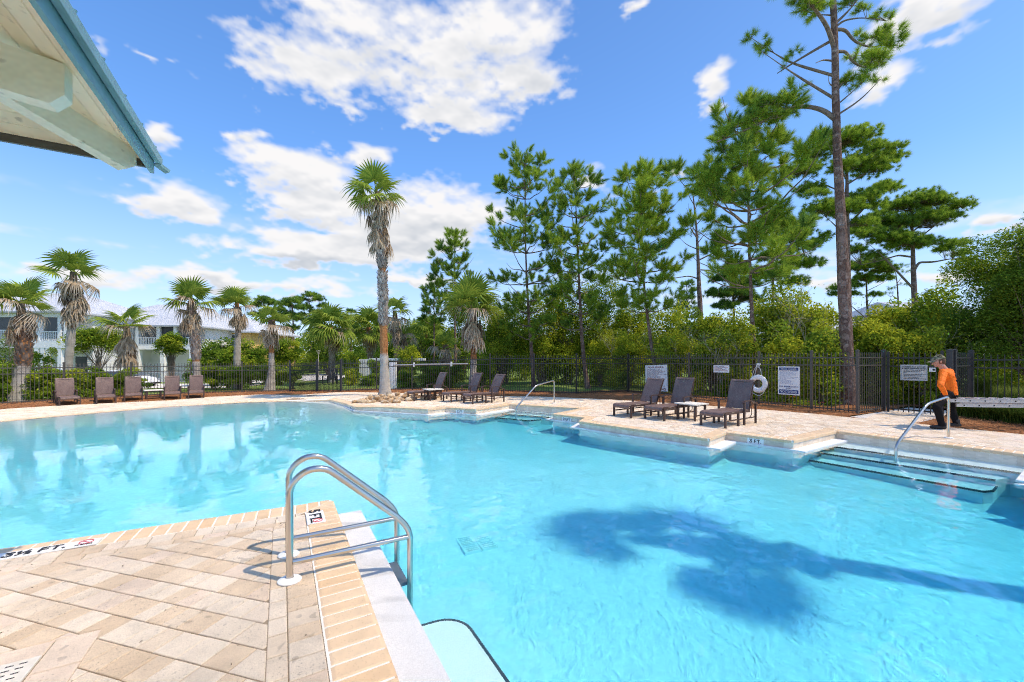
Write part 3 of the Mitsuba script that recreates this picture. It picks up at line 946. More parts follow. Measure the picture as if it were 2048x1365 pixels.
for (u, v), yaw, l in [((307, 800), .8, 'small square side table among the left lounge chairs'), ((866, 800.5), .65, 'square stone topped side table between the middle lounge chairs'), ((1383, 839.5), .6, 'white stone topped side table between the right lounge chairs')]:
    t = thing('side_table', l, 'side table', 'square side tables by the loungers')
    o = gp(u, v)
    part(t, 'table_top', None, None, shape=TS['top'], m=mat(o, yaw)); part(t, 'frame', None, None, shape=TS['frame'], m=mat(o, yaw))
    for sx in (-1, 1):
        part(t, 'stretcher', None, None, shape=TS['stretcher'], m=mat(o, yaw).translate([0, sx * .24, .14]))
        for sy in (-1, 1):
            part(t, 'leg', None, None, shape=TS['leg'], m=mat(o, yaw).translate([sx * .24, sy * .24, 0]))

# ---------------------------------------------------------------- rails and ladder of the pool
lad = thing('pool_ladder', 'steel pool ladder with two looped handrails on the near deck corner', 'pool ladder')
for a in (3.346, 3.79):
    o = na(0.05, a)
    P = lambda t, z: np.array([*(o + EN * t), z])
    m = MB()
    m.tube(round_path([P(0, -.02), P(0, .70), P(.10, .80), P(.24, .80), P(.80, .30), P(.885, .18), P(.885, -1.05)], [.12, .08, .12, .12, .1], 7), 0.0242, 14)
    r = part(lad, 'handrail', m.get(), 'mat_steel', smooth=40)
    m = MB(); m.tube([P(.02, .135), P(.87, .135)], .0205, 12)
    part(r, 'crossbar', m.get(), 'mat_steel', smooth=40)
    ew = trimesh.creation.revolve(np.array([[.025, 0], [.068, 0], [.072, .010], [.060, .022], [.036, .030], [.025, .030]]), sections=28)
    part(lad, 'escutcheon', (ew.vertices * [1.15, 1, 1] + [*o, 0.001], ew.faces), 'mat_white_plastic', smooth=35, label='white cover plate at the foot of the handrail')
for z in (-.27, -.50, -.72):
    m = MB(); c = na(0.05 + .885 - .05, (3.346 + 3.79) / 2)
    m.bar([*(c - EA * .195), z], [*(c + EA * .195), z], .085, .03)
    m.part(lad, 'tread', 'mat_ladder_tread')
gr1 = thing('grab_rail', 'bent steel grab rail over the steps on the right, in front of the person', 'grab rail')
foot, top2, top1, base = zp(1792, 938, -.47), None, None, gp(1897, 877)
d = (foot - base)[:2]
Q = lambda t, z: np.array([*(base[:2] + d * t), z])
m = MB(); m.tube(round_path([Q(0, -.03), Q(0.0, .86), Q(.42, .74), Q(1.0, -.02), Q(1.0, -.5)], [.10, .14, .12], 7), .0242, 14)
part(gr1, 'rail', m.get(), 'mat_steel', smooth=40)
ew = trimesh.creation.revolve(np.array([[.025, 0], [.072, 0], [.074, .010], [.055, .02], [.025, .022]]), sections=24)
part(gr1, 'escutcheon', (ew.vertices + [base[0], base[1], .001], ew.faces), 'mat_white_plastic', smooth=35)
gr2 = thing('grab_rail', 'far bent steel grab rail over the middle steps, before the shaded fence', 'grab rail')
base, foot = gp(1108.5, 807), zp(1032, 836, -.36)
d = (foot - base)[:2]
m = MB(); m.tube(round_path([Q(0, -.03), Q(0.0, .86), Q(.50, .70), Q(1.0, -.02), Q(1.0, -.5)], [.10, .14, .12], 6), .0262, 10)
part(gr2, 'rail', m.get(), 'mat_steel', smooth=40)
part(gr2, 'escutcheon', (ew.vertices + [base[0], base[1], .001], ew.faces), 'mat_white_plastic', smooth=35)


# ---------------------------------------------------------------- depth markers, lid, drain
def frame_matrix(o, xdir, ydir):
    x = np.asarray(xdir, float); x = x / np.linalg.norm(x)
    y = np.asarray(ydir, float); y = y - x * (x @ y); y /= np.linalg.norm(y)
    z = np.cross(x, y)
    M = np.eye(4); M[:3, 0], M[:3, 1], M[:3, 2], M[:3, 3] = x, y, z, o
    return M


def text_at(M, text, h, cx, cy, depth=0.005, bold=True, w=None):
    tm = meshkit.text_mesh(text, h, depth, bold)
    b = tm.bounds
    tm.apply_translation([-(b[0, 0] + b[1, 0]) / 2, -(b[0, 1] + b[1, 1]) / 2, 0])
    if w is not None:
        tm.apply_scale([w / (b[1, 0] - b[0, 0]), 1, 1])
    tm.apply_translation([cx, cy, 0])
    tm.apply_transform(M)
    return tm


def marker(label, M, w, h, text, th, thick=0.006, nodive=None, cx=0.0, cy=0.0):
    t = thing('depth_marker', label, 'depth marker')
    tm = trimesh.creation.box((w, h, thick)); tm.apply_translation([0, 0, thick / 2]); tm.apply_transform(M)
    part(t, 'tile', tm, 'mat_sign_white')
    M2 = M.copy(); M2[:3, 3] += M[:3, 2] * thick
    part(t, 'lettering', text_at(M2, text, th, cx, cy), 'mat_print_black')
    if nodive:
        x, y, r = nodive
        ang = np.linspace(0, 2 * PI, 25)
        m = MB(); m.tube(np.c_[x + r * np.cos(ang), y + r * np.sin(ang), np.full(25, .0012)], .0045, 6); m.bar((x - r * .7, y + r * .7, .0012), (x + r * .7, y - r * .7, .0012), .009, .003)
        v, f = m.get(); part(t, 'no_diving_symbol', (v @ M2[:3, :3].T + M2[:3, 3], f), 'mat_print_pink')
        part(t, 'caption', text_at(M2, 'NO DIVING', r * .33, x, y - r * 1.32, bold=False), 'mat_print_black')
    return t


c = gp(640, 1035); n_, a_ = c[:2] @ EN, c[:2] @ EA
marker('five foot depth marker tile with no diving symbol on the near coping', frame_matrix([*na(.30, 4.56), .0015], [*-EA, 0], [*EN, 0]), .34, .165, '5 FT', .105, nodive=(.105, .012, .042), cx=-.065)
marker('three and a half foot depth marker tile at the left edge, partly in roof shade', frame_matrix([*na(-1.72, 4.93), .0015], [*EN, 0], [*EA, 0]), .62, .15, '3½ FT.', .085, nodive=(.22, .02, .045), cx=-.08)


def wall_marker(label, pa, pb, u, text, w=.32, h=.115):
    a, b = gp(*pa)[:2], gp(*pb)[:2]
    d = (b - a) / np.linalg.norm(b - a)
    nrm = np.array([d[1], -d[0]])                                   # towards the water (nearer the camera)
    if nrm @ -a < 0: nrm = -nrm
    p = on_line(u, a, d)
    x = d if d[0] > 0 else -d
    marker(label, frame_matrix([*(p + nrm * .012), float(hz(*p)) - .122], [*x, 0], [0, 0, 1]), w, h, text, h * .62)


wall_marker('three foot depth marker on the pool wall right of the nearest lounger', (1451, 864), (1586, 881), 1511, '3 FT.')
wall_marker('three foot depth marker on the far pool wall in front of the middle loungers', (891, 814.6), (952, 818), 920, '3 FT', .30)
wall_marker('three and a half foot depth marker on the pool wall right of the middle steps', (1106, 827.5), (1172, 835), 1134, '3½FT', .32)
wall_marker('small depth marker on the far pool wall left of the loungers, mostly hidden', (690, 806), (712, 813.5), 703, '1½ FT', .30, .10)
sk = thing('skimmer_lid', 'white slotted skimmer lid set in the pavers in the lower left corner', 'skimmer lid')
m = MB()
m.box((0, 0, -.004), (.272, .312, .014)); m.part(sk, 'plate', 'mat_stone_top', m=mat((*na(lid_n, lid_a), 0.0), math.atan2(EN[1], EN[0])))
m = MB()
for i in range(5):
    for j in range(7):
        m.box((-.10 + i * .05 - .02, -.12 + j * .04, .0036), (.03, .008, .0012))
m.part(sk, 'slot', 'mat_print_black', m=mat((*na(lid_n, lid_a), 0.0), math.atan2(EN[1], EN[0])), kind='stuff')
plain('mat_drain', (0.72, 0.78, 0.72), 0.6)
plain('mat_drain_slot', (0.40, 0.52, 0.50), 0.7)
dg = thing('floor_drain', 'square slotted drain grate on the pool floor near the ladder', 'drain')
dc = zp(953, 1087, -.95); dz = float(floor_z(np.array([dc[0]]), np.array([dc[1]]))[0])
for _ in range(8):
    dc = zp(953, 1087, dz); dz = float(floor_z(np.array([dc[0]]), np.array([dc[1]]))[0])
for i in (-1, 1):
    for j in (-1, 1):
        m = MB(); m.box((i * .115, j * .115, -.012), (.21, .21, .05))
        q = m.part(dg, 'panel', 'mat_drain', m=mat(dc, .42))
        for k in range(4):
            m = MB(); m.box((i * .115, j * .115 - .075 + k * .05, .0145), (.16, .014, .004))
            m.part(q, 'slot', 'mat_drain_slot', m=mat(dc, .42))

# ---------------------------------------------------------------- signs, life ring, pole
def sign(label, u0, u1, v0, v1, p, d, off, back, tilt=0.0):
    """a board on the fence line p + s d, between the columns u0, u1 and rows v0, v1"""
    A, B_ = on_line(u0, p, d), on_line(u1, p, d)
    c = (A + B_) / 2
    x = (B_ - A); w = np.linalg.norm(x); x /= w
    nrm = np.array([x[1], -x[0]])
    if nrm @ -c < 0: nrm = -nrm
    D = c[1]
    z1, z0 = CAM_H - (v0 - HY) / FL * D, CAM_H - (v1 - HY) / FL * D
    M = frame_matrix([*(c + nrm * off), (z0 + z1) / 2], [*x, 0], [0, 0, 1])
    if tilt:
        M = M @ trimesh.transformations.rotation_matrix(tilt, [0, 0, 1])
    h = z1 - z0
    t = thing('sign', label, 'sign')
    tm = prism(sbox(-w / 2 + .01, -h / 2 + .01, w / 2 - .01, h / 2 - .01).buffer(.01), -.004, .0); tm.apply_transform(M)
    part(t, 'board', tm, back)
    return t, M, w, h


def lines(M, w, x0, ys, lens, h, rnd):
    """rows of small print too fine to read: one dash a word"""
    m = MB()
    for y, ln in zip(ys, lens):
        x = x0
        while x < x0 + ln * w:
            k = rnd.uniform(.03, .085) * w
            k = min(k, x0 + ln * w - x)
            if k > .01 * w:
                m.box((x + k / 2, y, .002), (k, h, .004))
            x += k + .016 * w
    v, f = m.get()
    return v @ M[:3, :3].T + M[:3, 3], f


rs = random.Random(8)
LP, LD = na(NL, 0), EA
t, M, w, h = sign('white pool rules sign in maroon print, hung askew behind the left of the right loungers', 1292, 1336, 730.5, 782.5, LP, LD, .035, 'mat_sign_white', 0.035)
part(t, 'heading', text_at(M, 'POOL RULES', .075, -.02, h / 2 - .10, w=w * .70), 'mat_print_red')
part(t, 'small_print', lines(M, w, -w * .42, [h / 2 - .19 - .047 * i for i in range(13)], [.62, .70, .84, .74, .55, .88, .5, .62, .58, .3, .70, .72, .4], .017, rs), 'mat_print_red')
part(t, 'warning', text_at(M, 'NO DIVING', .105, 0.0, -h / 2 + .095, w=w * .86), 'mat_print_red')
t, M, w, h = sign('small white notice with five lines of maroon print above the right table', 1428, 1459.5, 731, 745.5, LP, LD, .035, 'mat_sign_white')
part(t, 'small_print', lines(M, w, -w * .43, [h / 2 - .045 - .042 * i for i in range(5)], [.60, .84, .5, .7, .86], .018, rs), 'mat_print_red')
t, M, w, h = sign('white pool rules sign with navy bands, right of the life ring', 1557, 1600.5, 733.5, 790, LP, LD, .035, 'mat_sign_white')
M3 = M.copy(); M3[:3, 3] += M[:3, 2] * .006
for nm, yc, hh in (('band', h / 2 - .085, .10), ('band', -h / 2 + .105, .13)):
    tm = trimesh.creation.box((w * .88, hh, .006)); tm.apply_translation([0, yc, .003]); tm.apply_transform(M)
    part(t, nm, tm, 'mat_print_navy')
part(t, 'heading', text_at(M3, 'POOL RULES', .050, 0, h / 2 - .085, w=w * .70, bold=False), 'mat_sign_white')
part(t, 'warning', text_at(M3, 'NO DIVING', .078, 0, -h / 2 + .105, w=w * .76, bold=False), 'mat_sign_white')
part(t, 'small_print', lines(M, w, -w * .42, [h / 2 - .165 - .038 * i for i in range(12)], [.82, .70, .76, .76, .48, .84, .66, .32, .54, .56, .52, .70], .014, rs), 'mat_print_grey')
part(t, 'depth_line', text_at(M, 'POOL MAXIMUM DEPTH', .040, 0, -h / 2 + .275, w=w * .86), 'mat_print_navy')
part(t, 'depth', text_at(M, '5 FEET', .036, 0, -h / 2 + .215), 'mat_print_navy')
t, M, w, h = sign('grey closing time sign with black print on the black gate', 1802, 1856, 730, 761.5, G0, gd, .035, 'mat_sign_grey')
part(t, 'heading', text_at(M, 'GATHERING PLACE IS CLOSED', .036, 0, h / 2 - .065, w=w * .87), 'mat_print_black')
part(t, 'hours', text_at(M, 'BETWEEN 10:00PM AND 8:00AM', .036, 0, h / 2 - .115, w=w * .87), 'mat_print_black')
part(t, 'small_print', lines(M, w, -w * .38, [h / 2 - .165 - .042 * i for i in range(7)], [.78, .64, .14, .82, .70, .56, .84], .017, rs), 'mat_print_black')
m = MB()
for a, b in (((-1, 1), (1, 1)), ((1, 1), (1, -1)), ((1, -1), (-1, -1)), ((-1, -1), (-1, 1))):
    m.bar((a[0] * (w / 2 - .02), a[1] * (h / 2 - .02), .001), (b[0] * (w / 2 - .02), b[1] * (h / 2 - .02), .001), .006, .002)
v, f = m.get(); part(t, 'border', (v @ M[:3, :3].T + M[:3, 3], f), 'mat_print_grey')

c = on_line(1519.5, LP, LD) - EN * .10
lr = thing('life_ring', 'white life ring on a rope loop at the fence beside the nearest lounger', 'life ring')
M = frame_matrix([*c, CAM_H - (768 - HY) / FL * c[1]], [*-EA, 0], [0, 0, 1])
prof = np.array([[.235 + .088 * math.cos(x), .058 * math.sin(x)] for x in np.linspace(0, 2 * PI, 15)])
rg = trimesh.creation.revolve(prof, sections=40); rg.apply_transform(M)
part(lr, 'ring', rg, 'mat_white_plastic', smooth=True)
m = MB()
hook = np.array([-.02, .68, 0])
for s in (-.20, -.10, .16):
    m.tube([hook + [s * .05, 0, 0], [s * .6, .50, .03], [s, .29 - abs(s) * .3, .05]], .008, 6)
m.tube(round_path([hook, hook + [-.05, -.06, .02], hook + [.05, -.1, .02], hook + [.08, .02, .02], hook + [-.03, .03, .0]], .03, 4), .012, 6)
m.tube(round_path([(-.27, -.12, .05), (-.20, -.32, .05), (0.06, -.44, .05), (.22, -.30, .05), (.27, -.12, .05)], .15, 5), .008, 6)
v, f = m.get(); part(lr, 'rope', (v @ M[:3, :3].T + M[:3, 3], f), 'mat_rope')
m = MB(); m.box((0, .70, -.04), (.10, .06, .10)); v, f = m.get(); part(lr, 'hook', (v @ M[:3, :3].T + M[:3, 3], f), 'mat_white_plastic')
pole = thing('pool_pole', 'long white telescopic pole hung level on the fence above the middle loungers', 'pole')
pa, pb = dep(789, 20.9, 0), dep(937, 20.1, 0)
za, zb = CAM_H - (730.5 - HY) / FL * pa[1], CAM_H - (727.8 - HY) / FL * pb[1]
m = MB(); m.tube([(pa[0], pa[1] - .15, za), (pb[0], pb[1] - .15, zb)], .035, 8); m.part(pole, 'shaft', 'mat_aluminium')
for k in (.28, .78):
    q = np.array([pa[0], pa[1] - .12, za]) * (1 - k) + np.array([pb[0], pb[1] - .12, zb]) * k
    m = MB(); m.box(q, (.07, .12, .22)); m.part(pole, 'hook', 'mat_white_plastic')

# ---------------------------------------------------------------- stones round the palm's foot
rr = np.random.RandomState(4)
ico = trimesh.creation.icosphere(subdivisions=2)
RK = []
for k in range(6):
    v = ico.vertices * (1 + 0.55 * (meshkit.fbm(ico.vertices * 1.3 + k * 9, 3, k)[:, None] - .5))
    RK.append(v * [1, .8 + .05 * k, .62 + .04 * (k % 3)])
spots = []
for k in range(420):
    u, v = rr.uniform(706, 885), rr.uniform(794.0, 807.5)
    if (u - 716) / 60 + (807.5 - v) / 7 < 0.0 or v < 795 + (u < 735) * 8 or v > 806.8 - max(0, (u - 790)) * .11:
        continue
    p = gp(u, v); r = rr.uniform(.075, .155)
    if all(np.hypot(*(p - q)[:2]) > (r + s) * .72 for q, s in spots):
        spots.append((p, r))
    if len(spots) >= 62: break
low = list(spots)
for p, r in low[:16]:
    if p[1] > 15.4:
        spots.append((p + [rr.uniform(-.1, .1), rr.uniform(-.1, .1), r * .95], r * .85))
for k, (p, r) in enumerate(spots):
    key = thing('rock', 'tan fieldstone in the low pile round the foot of the tall palm', 'rock', 'tan fieldstones piled round the tall palm')
    v = RK[k % 6] * r @ trimesh.transformations.rotation_matrix(rr.uniform(0, 6), [0, 0, 1])[:3, :3].T
    put(key, (v + p + [0, 0, r * .35], ico.faces), 'mat_rock', smooth=False, uv=np.tile((rr.rand(), rr.rand()), (len(v), 1)))

# ---------------------------------------------------------------- ladder carried by the person
al = thing('extension_ladder', 'aluminium extension ladder carried level by the person in orange', 'ladder')
l0, l1 = np.array([*at(1897, 806, 9.15)]), np.array([*at(2290, 811, 8.75)])
ld = (l1 - l0) / np.linalg.norm(l1 - l0)
lside = np.cross(ld, [0, 0, 1]); lside /= np.linalg.norm(lside)
if lside[1] < 0: lside = -lside
for sec, (dz, sh) in enumerate(((.052, 0.0), (-.052, .16))):
    for s in (0, 1):
        m = MB()
        a, b = l0 + lside * s * (.40 - .04 * sec) + [0, 0, dz] + ld * (sh + .40 * s), l1 + lside * s * (.40 - .04 * sec) + [0, 0, dz]
        m.bar(a, b, .026, .074)
        for e in (-1, 1):
            m.bar(a + [0, 0, e * .034] - lside * .013, b + [0, 0, e * .034] - lside * .013, .012, .008)
        m.part(al, 'side_rail', 'mat_aluminium')
    for k in range(int(np.linalg.norm(l1 - l0) / .305)):
        q = l0 + ld * (.13 + .305 * k + (.10 if sec else 0) + sh * .5) + [0, 0, dz]
        m = MB(); m.tube([q - lside * .017, q + lside * (.42 if k else .05)], .018, 8); rk = part(al, 'rung', m.get(), 'mat_aluminium', smooth=40)
        m = MB(); m.tube([q - lside * .0165, q - lside * .021], .015, 8); m.part(rk, 'end_cap', 'mat_print_black')
for k in range(8):
    q = l0 + ld * (.32 + .305 * k) + [0, 0, .10]
    m = MB(); m.bar(q, q + lside * .36 - ld * .06, .03, .012); m.part(al, 'rung_lock', 'mat_white_plastic')

# ---------------------------------------------------------------- plant materials
def leafbsdf(key, fn, trans=0.75, rough=0.5, spec=0.35):
    scene[key] = {'type': 'principledthin', 'base_color': mikit.proc(fn), 'roughness': rough, 'diff_trans': trans, 'eta': 1.35, 'spec_trans': 0.0}


def c_leaf(p, n, uv):
    c = mx((0.085, 0.17, 0.028), (0.25, 0.37, 0.04), ms(0.0, 0.45, uv.x))
    c = mx(c, (0.58, 0.60, 0.055), ms(0.45, 1.0, uv.x))
    return c * (0.65 + 0.7 * uv.y)


def c_needle(p, n, uv):
    c = mx((0.13, 0.26, 0.06), (0.40, 0.54, 0.065), ms(0.0, 0.6, uv.x))
    c = mx(c, (0.40, 0.30, 0.08), ms(0.9, 1.0, uv.x))
    return c * (0.7 + 0.6 * uv.y)


def c_frond(p, n, uv):
    c = mx((0.14, 0.25, 0.04), (0.42, 0.50, 0.08), uv.y)
    return mx(c, (0.30, 0.26, 0.07), ms(0.86, 1.0, uv.x) * 0.8)


leafbsdf('mat_leaf', c_leaf, 0.95)
leafbsdf('mat_needle', c_needle, 0.9)
leafbsdf('mat_frond', c_frond, 0.7)
leafbsdf('mat_dead_frond', lambda p, n, uv: mx(mx((0.36, 0.25, 0.15), (0.64, 0.52, 0.37), uv.y), (0.66, 0.58, 0.48), ms(0.5, 1.0, uv.x)), 0.45)
leafbsdf('mat_grass', lambda p, n, uv: mx((0.06, 0.12, 0.02), (0.24, 0.28, 0.06), uv.x) * (0.7 + 0.6 * uv.y), 0.6)


def c_palm_trunk(p, n, uv):
    h = uv.y
    rings = ms(0.55, 0.95, nz(p.x * 3, p.y * 3, h * 26))
    grey = mx((0.34, 0.31, 0.27), (0.50, 0.46, 0.41), fb(p.x * 6, p.y * 6, h * 3, 3)) * (1 - 0.30 * rings)
    fibre = mx((0.26, 0.10, 0.04), (0.50, 0.25, 0.10), fb(p.x * 25, p.y * 25, h * 9, 3)) * (0.7 + 0.5 * nz(p.x * 60, p.y * 60, h * 20))
    dark = mx((0.06, 0.045, 0.035), (0.22, 0.17, 0.12), fb(p.x * 30, p.y * 30, h * 30, 3))
    return mx(mx(grey, fibre, ms(0.15, 0.35, uv.x)), dark, ms(0.65, 0.85, uv.x))


procbsdf('mat_palm_trunk', c_palm_trunk, 0.9, 0.15, lambda p, n, uv: (nz(p.x * 4, p.y * 4, p.z * 24) + nz(p.x * 60, p.y * 60, p.z * 14)) * 0.012, 1.0, 4e-3)
procbsdf('mat_boot', lambda p, n, uv: mx(mx((0.09, 0.06, 0.045), (0.24, 0.13, 0.07), uv.y), mx((0.36, 0.32, 0.28), (0.58, 0.54, 0.50), uv.y), uv.x), 0.9, 0.15)


def c_pine_bark(p, n, uv):
    f1, f2, r = mikit.voronoi(p.x * 17 + p.y * 19 + 1.5 * nz(p.x * 9, p.y * 9, p.z * 5), p.z * 7 + nz(p.x * 12, p.y * 12, p.z * 9))
    plate = 0.35 + 0.65 * ms(0.0, 0.22, f2 - f1)
    c = mx((0.17, 0.10, 0.075), (0.34, 0.24, 0.195), r)
    c = mx(c, (0.44, 0.36, 0.31), ms(.55, .85, fb(p.x * 6, p.y * 6, p.z * 6, 3)))
    return mx((0.065, 0.043, 0.035), c, plate) * (0.8 + .4 * nz(p.x * 70, p.y * 70, p.z * 40))


procbsdf('mat_pine_bark', c_pine_bark, 0.95, 0.1, lambda p, n, uv: (lambda q: ms(0.0, 0.2, q[1] - q[0]))(mikit.voronoi(p.x * 17 + p.y * 19, p.z * 7)) * 0.012, 1.0, 4e-3)
procbsdf('mat_twig', lambda p, n, uv: mx((0.13, 0.09, 0.065), (0.34, 0.27, 0.21), fb(p.x * 9, p.y * 9, p.z * 9, 3)), 0.9, 0.15)


def unit(v):
    return v / np.maximum(np.linalg.norm(v, axis=-1, keepdims=True), 1e-9)


# ---------------------------------------------------------------- palms
def frond_mesh(R, pet, seed, span=150, nseg=26, droop=0.35, dead=False, ragged=0.1):
    """a fan leaf: petiole from the origin along x, then the pleated fan; x is outwards, z upwards"""
    r = np.random.RandomState(seed)
    m = MB()
    if not dead:
        pts = [(pet * t, 0, 0.10 * pet * math.sin(t * 1.7)) for t in np.linspace(0, 1, 5)]
        end = np.array(pts[-1])
        m.tube(pts, np.linspace(.028, .013, 5), 4, (0.9, .6), cap=False)
        for k in range(nseg):
            th = math.radians(-span + 2 * span * (k + .5) / nseg)
            w = math.radians(span / nseg) * 1.02
            L = R * (0.72 + 0.28 * math.cos(th * .55)) * r.uniform(1 - ragged, 1.04)
            d = np.array([math.cos(th), math.sin(th), 0]); s = np.array([-math.sin(th), math.cos(th), 0])
            dr_ = droop * r.uniform(.6, 1.5)
            P = lambda q, side, up: end + d * L * q + s * side * L * q + np.array([0, 0, up - dr_ * L * max(0, q - .45) ** 2 * 2.2])
            hw = math.tan(w)
            v = [P(.02, -hw, 0), P(.02, 0, .004), P(.02, hw, 0), P(.55, -hw, 0), P(.55, 0, .022), P(.55, hw, 0), P(.8, -hw * .42, 0), P(.8, 0, .012), P(.8, hw * .42, 0), P(1.0, 0, 0)]
            f = [[0, 1, 4], [0, 4, 3], [1, 2, 5], [1, 5, 4], [3, 4, 7], [3, 7, 6], [4, 5, 8], [4, 8, 7], [6, 7, 9], [7, 8, 9]]
            y = r.uniform(.15, .85)
            uv = [(0, y)] * 3 + [(.5, y)] * 3 + [(.85, y)] * 3 + [(1, y)]
            m.add(v, f, np.array(uv))
    else:
        # hangs from an arched petiole, its fan folded and frayed
        out = pet * r.uniform(.35, .6)
        pts = round_path([(0.05, 0, 0), (out, 0, .12 * pet), (out * 1.15, 0, -pet * .8)], .3 * pet, 4)
        m.tube(pts, np.linspace(.024, .012, len(pts)), 4, (0.2, .8), cap=False)
        end = pts[-1]
        for k in range(nseg):
            th = r.uniform(-1, 1) * span * math.pi / 180
            L = R * r.uniform(.55, 1.05)
            d = unit(np.array([r.uniform(-.28, .30), math.sin(th) * .65, -1.0]))
            s = unit(np.array([r.uniform(-.5, .5), 1.0, 0])) * r.uniform(.013, .03)
            b = unit(np.array([0.25 * r.uniform(-1, 1), r.uniform(-.3, .3), -1.0]))
            a0, a1, a2 = end, end + d * L * .55, end + d * L * .6 + b * L * .42
            y = r.uniform(0, 1)
            m.add([a0 - s * .4, a0 + s * .4, a1 - s * 1.3, a1 + s * 1.3, a2], [[0, 1, 3], [0, 3, 2], [2, 3, 4]], np.array([(0, y), (0, y), (.5, y), (.5, y), (1, y)]))
    return m.get(), m.getuv()


def fr_shape(*a, mat_='mat_frond', **k):
    g, uv = frond_mesh(*a, **k)
    return mikit.ply(g, mat_, smooth=False, uv=uv)


GREEN = [fr_shape(1.0, .75, s, span=sp, droop=dp, ragged=.12) for s, sp, dp in ((1, 128, .28), (2, 140, .5), (3, 118, .2), (4, 135, .75))]
SABAL = [fr_shape(1.0, .9, s, span=sp, droop=dp, nseg=22, ragged=.18) for s, sp, dp in ((11, 120, 1.0), (12, 130, 1.4), (13, 110, .7))]
DEAD = [fr_shape(1.0, .5, s, span=62, nseg=46, dead=True, mat_='mat_dead_frond') for s in (21, 22, 23, 24)]
HALF = [fr_shape(.95, .75, s, span=110, droop=1.5, ragged=.3, mat_='mat_dead_frond') for s in (31, 32)]


def palm(label, D, trunk, zones, R, ng, nd, nh=2, cat='palm tree', group=None, shapes=None, boots=(), seed=1, elev=(8, 82), skirt=0.8, base=None, trunk3=None, fixed=()):
    """trunk: (u, v, radius) from the ground up at distance D; zones: (v, value) of the bark's look; boots: (v low, v high, whiteness)"""
    t = thing('palm_tree', label, cat, group)
    r = np.random.RandomState(seed)
    shapes = shapes or GREEN
    P = [np.array(p) for p in trunk3] if trunk3 else [at(u, v, D) for u, v, _ in trunk]
    rad = [q[-1] for q in trunk]
    if not trunk3:
        g = dep(trunk[0][0], D)
        P[0] = np.array([P[0][0], D, g[2] - .05])
    from scipy.interpolate import PchipInterpolator
    zs = np.array([p[2] for p in P])
    n = 40
    zz = np.linspace(zs[0], zs[-1], n)
    fx, fy, fr_ = (PchipInterpolator(zs, q) for q in ([p[0] for p in P], [p[1] for p in P], rad))
    pts = np.c_[fx(zz), fy(zz), zz]
    rr_ = fr_(zz) * (1 + .05 * r.randn(n) * (np.arange(n) > 4))
    k = 14
    v, f = tube(pts, rr_, k, cap=False)
    zval = lambda z: float(np.interp(z, *zip(*sorted((q if trunk3 else CAM_H - (q - HY) / FL * D, w) for q, w in zones))))
    uv = np.array([(zval(z), z) for z in np.repeat(zz, k)])
    part(t, 'trunk', (v, f), 'mat_palm_trunk', smooth=True, uv=uv)
    for lo, hi, white in boots:
        m = MB()
        z0, z1 = (lo, hi) if trunk3 else sorted((CAM_H - (lo - HY) / FL * D, CAM_H - (hi - HY) / FL * D))
        rm = float(fr_((z0 + z1) / 2))
        nb = int((z1 - z0) / 0.105 * 11)
        for i in range(nb):
            z = z0 + (z1 - z0) * (i + r.rand() * .6) / nb
            a = i * 2.39996 + r.randn() * .1
            o = np.array([math.cos(a), math.sin(a), 0]); s = np.array([-o[1], o[0], 0])
            c = np.array([float(fx(z)), float(fy(z)), z]) + o * rm * .92
            L, w, out = r.uniform(.13, .24), r.uniform(.055, .085), r.uniform(.05, .12)
            tip = c + [0, 0, L] + o * out
            q = [c - s * w, c + s * w, tip - s * w * .45, tip + s * w * .45, c + o * .03 + [0, 0, L * .3], tip - o * .03]
            m.add(q, [[0, 1, 4], [0, 4, 2], [4, 1, 3], [4, 3, 2], [2, 3, 5], [0, 2, 5], [3, 1, 5]], (white * r.uniform(.5, 1), r.rand()))
        m.part(t, 'boots', 'mat_boot', kind='stuff')
    top = pts[-1]
    if shapes is GREEN and not fixed:
        R *= .9; nd = round(nd * .8)
    ng = 0 if fixed else max(4, round(ng * (.62 if shapes is GREEN else .8)))
    nh = min(nh, 3)
    for i in range(ng):
        e = math.radians(elev[1] - (elev[1] - elev[0]) * ((i + .5) / ng) ** 0.8 + r.randn() * 6)
        az = i * 2.39996 + r.randn() * .25
        part(t, 'frond', None, None, shape=shapes[r.randint(len(shapes))], m=mat(top + [0, 0, -.10 - .25 * i / ng], az, R * r.uniform(.85, 1.1), ((0, 1, 0), -e)).rotate([1, 0, 0], r.uniform(-30, 30)))
    for az, e, *dz in fixed:
        part(t, 'frond', None, None, shape=shapes[r.randint(len(shapes))], m=mat(top + [0, 0, sum(dz)], math.radians(az), R * r.uniform(.9, 1.1), ((0, 1, 0), -math.radians(e))).rotate([1, 0, 0], r.uniform(-30, 30)))
    for i in range(nh):
        part(t, 'dry_frond', None, None, shape=HALF[r.randint(2)], m=mat(top + [0, 0, -.3], i * 2.39996 + r.rand(), R * r.uniform(.8, 1.0), ((0, 1, 0), math.radians(r.uniform(-25, 45)))))
    for i in range(nd):
        z = -.25 - skirt * (i / max(nd, 1)) * 1.0
        q = np.array([float(fx(top[2] + z)), float(fy(top[2] + z)), top[2] + z])
        part(t, 'dead_frond', None, None, shape=DEAD[r.randint(4)], m=mat(q, i * 2.39996 + r.randn() * .3, R * r.uniform(.75, 1.15)).scale([1.25, 1.25, 1.0]))
    return t


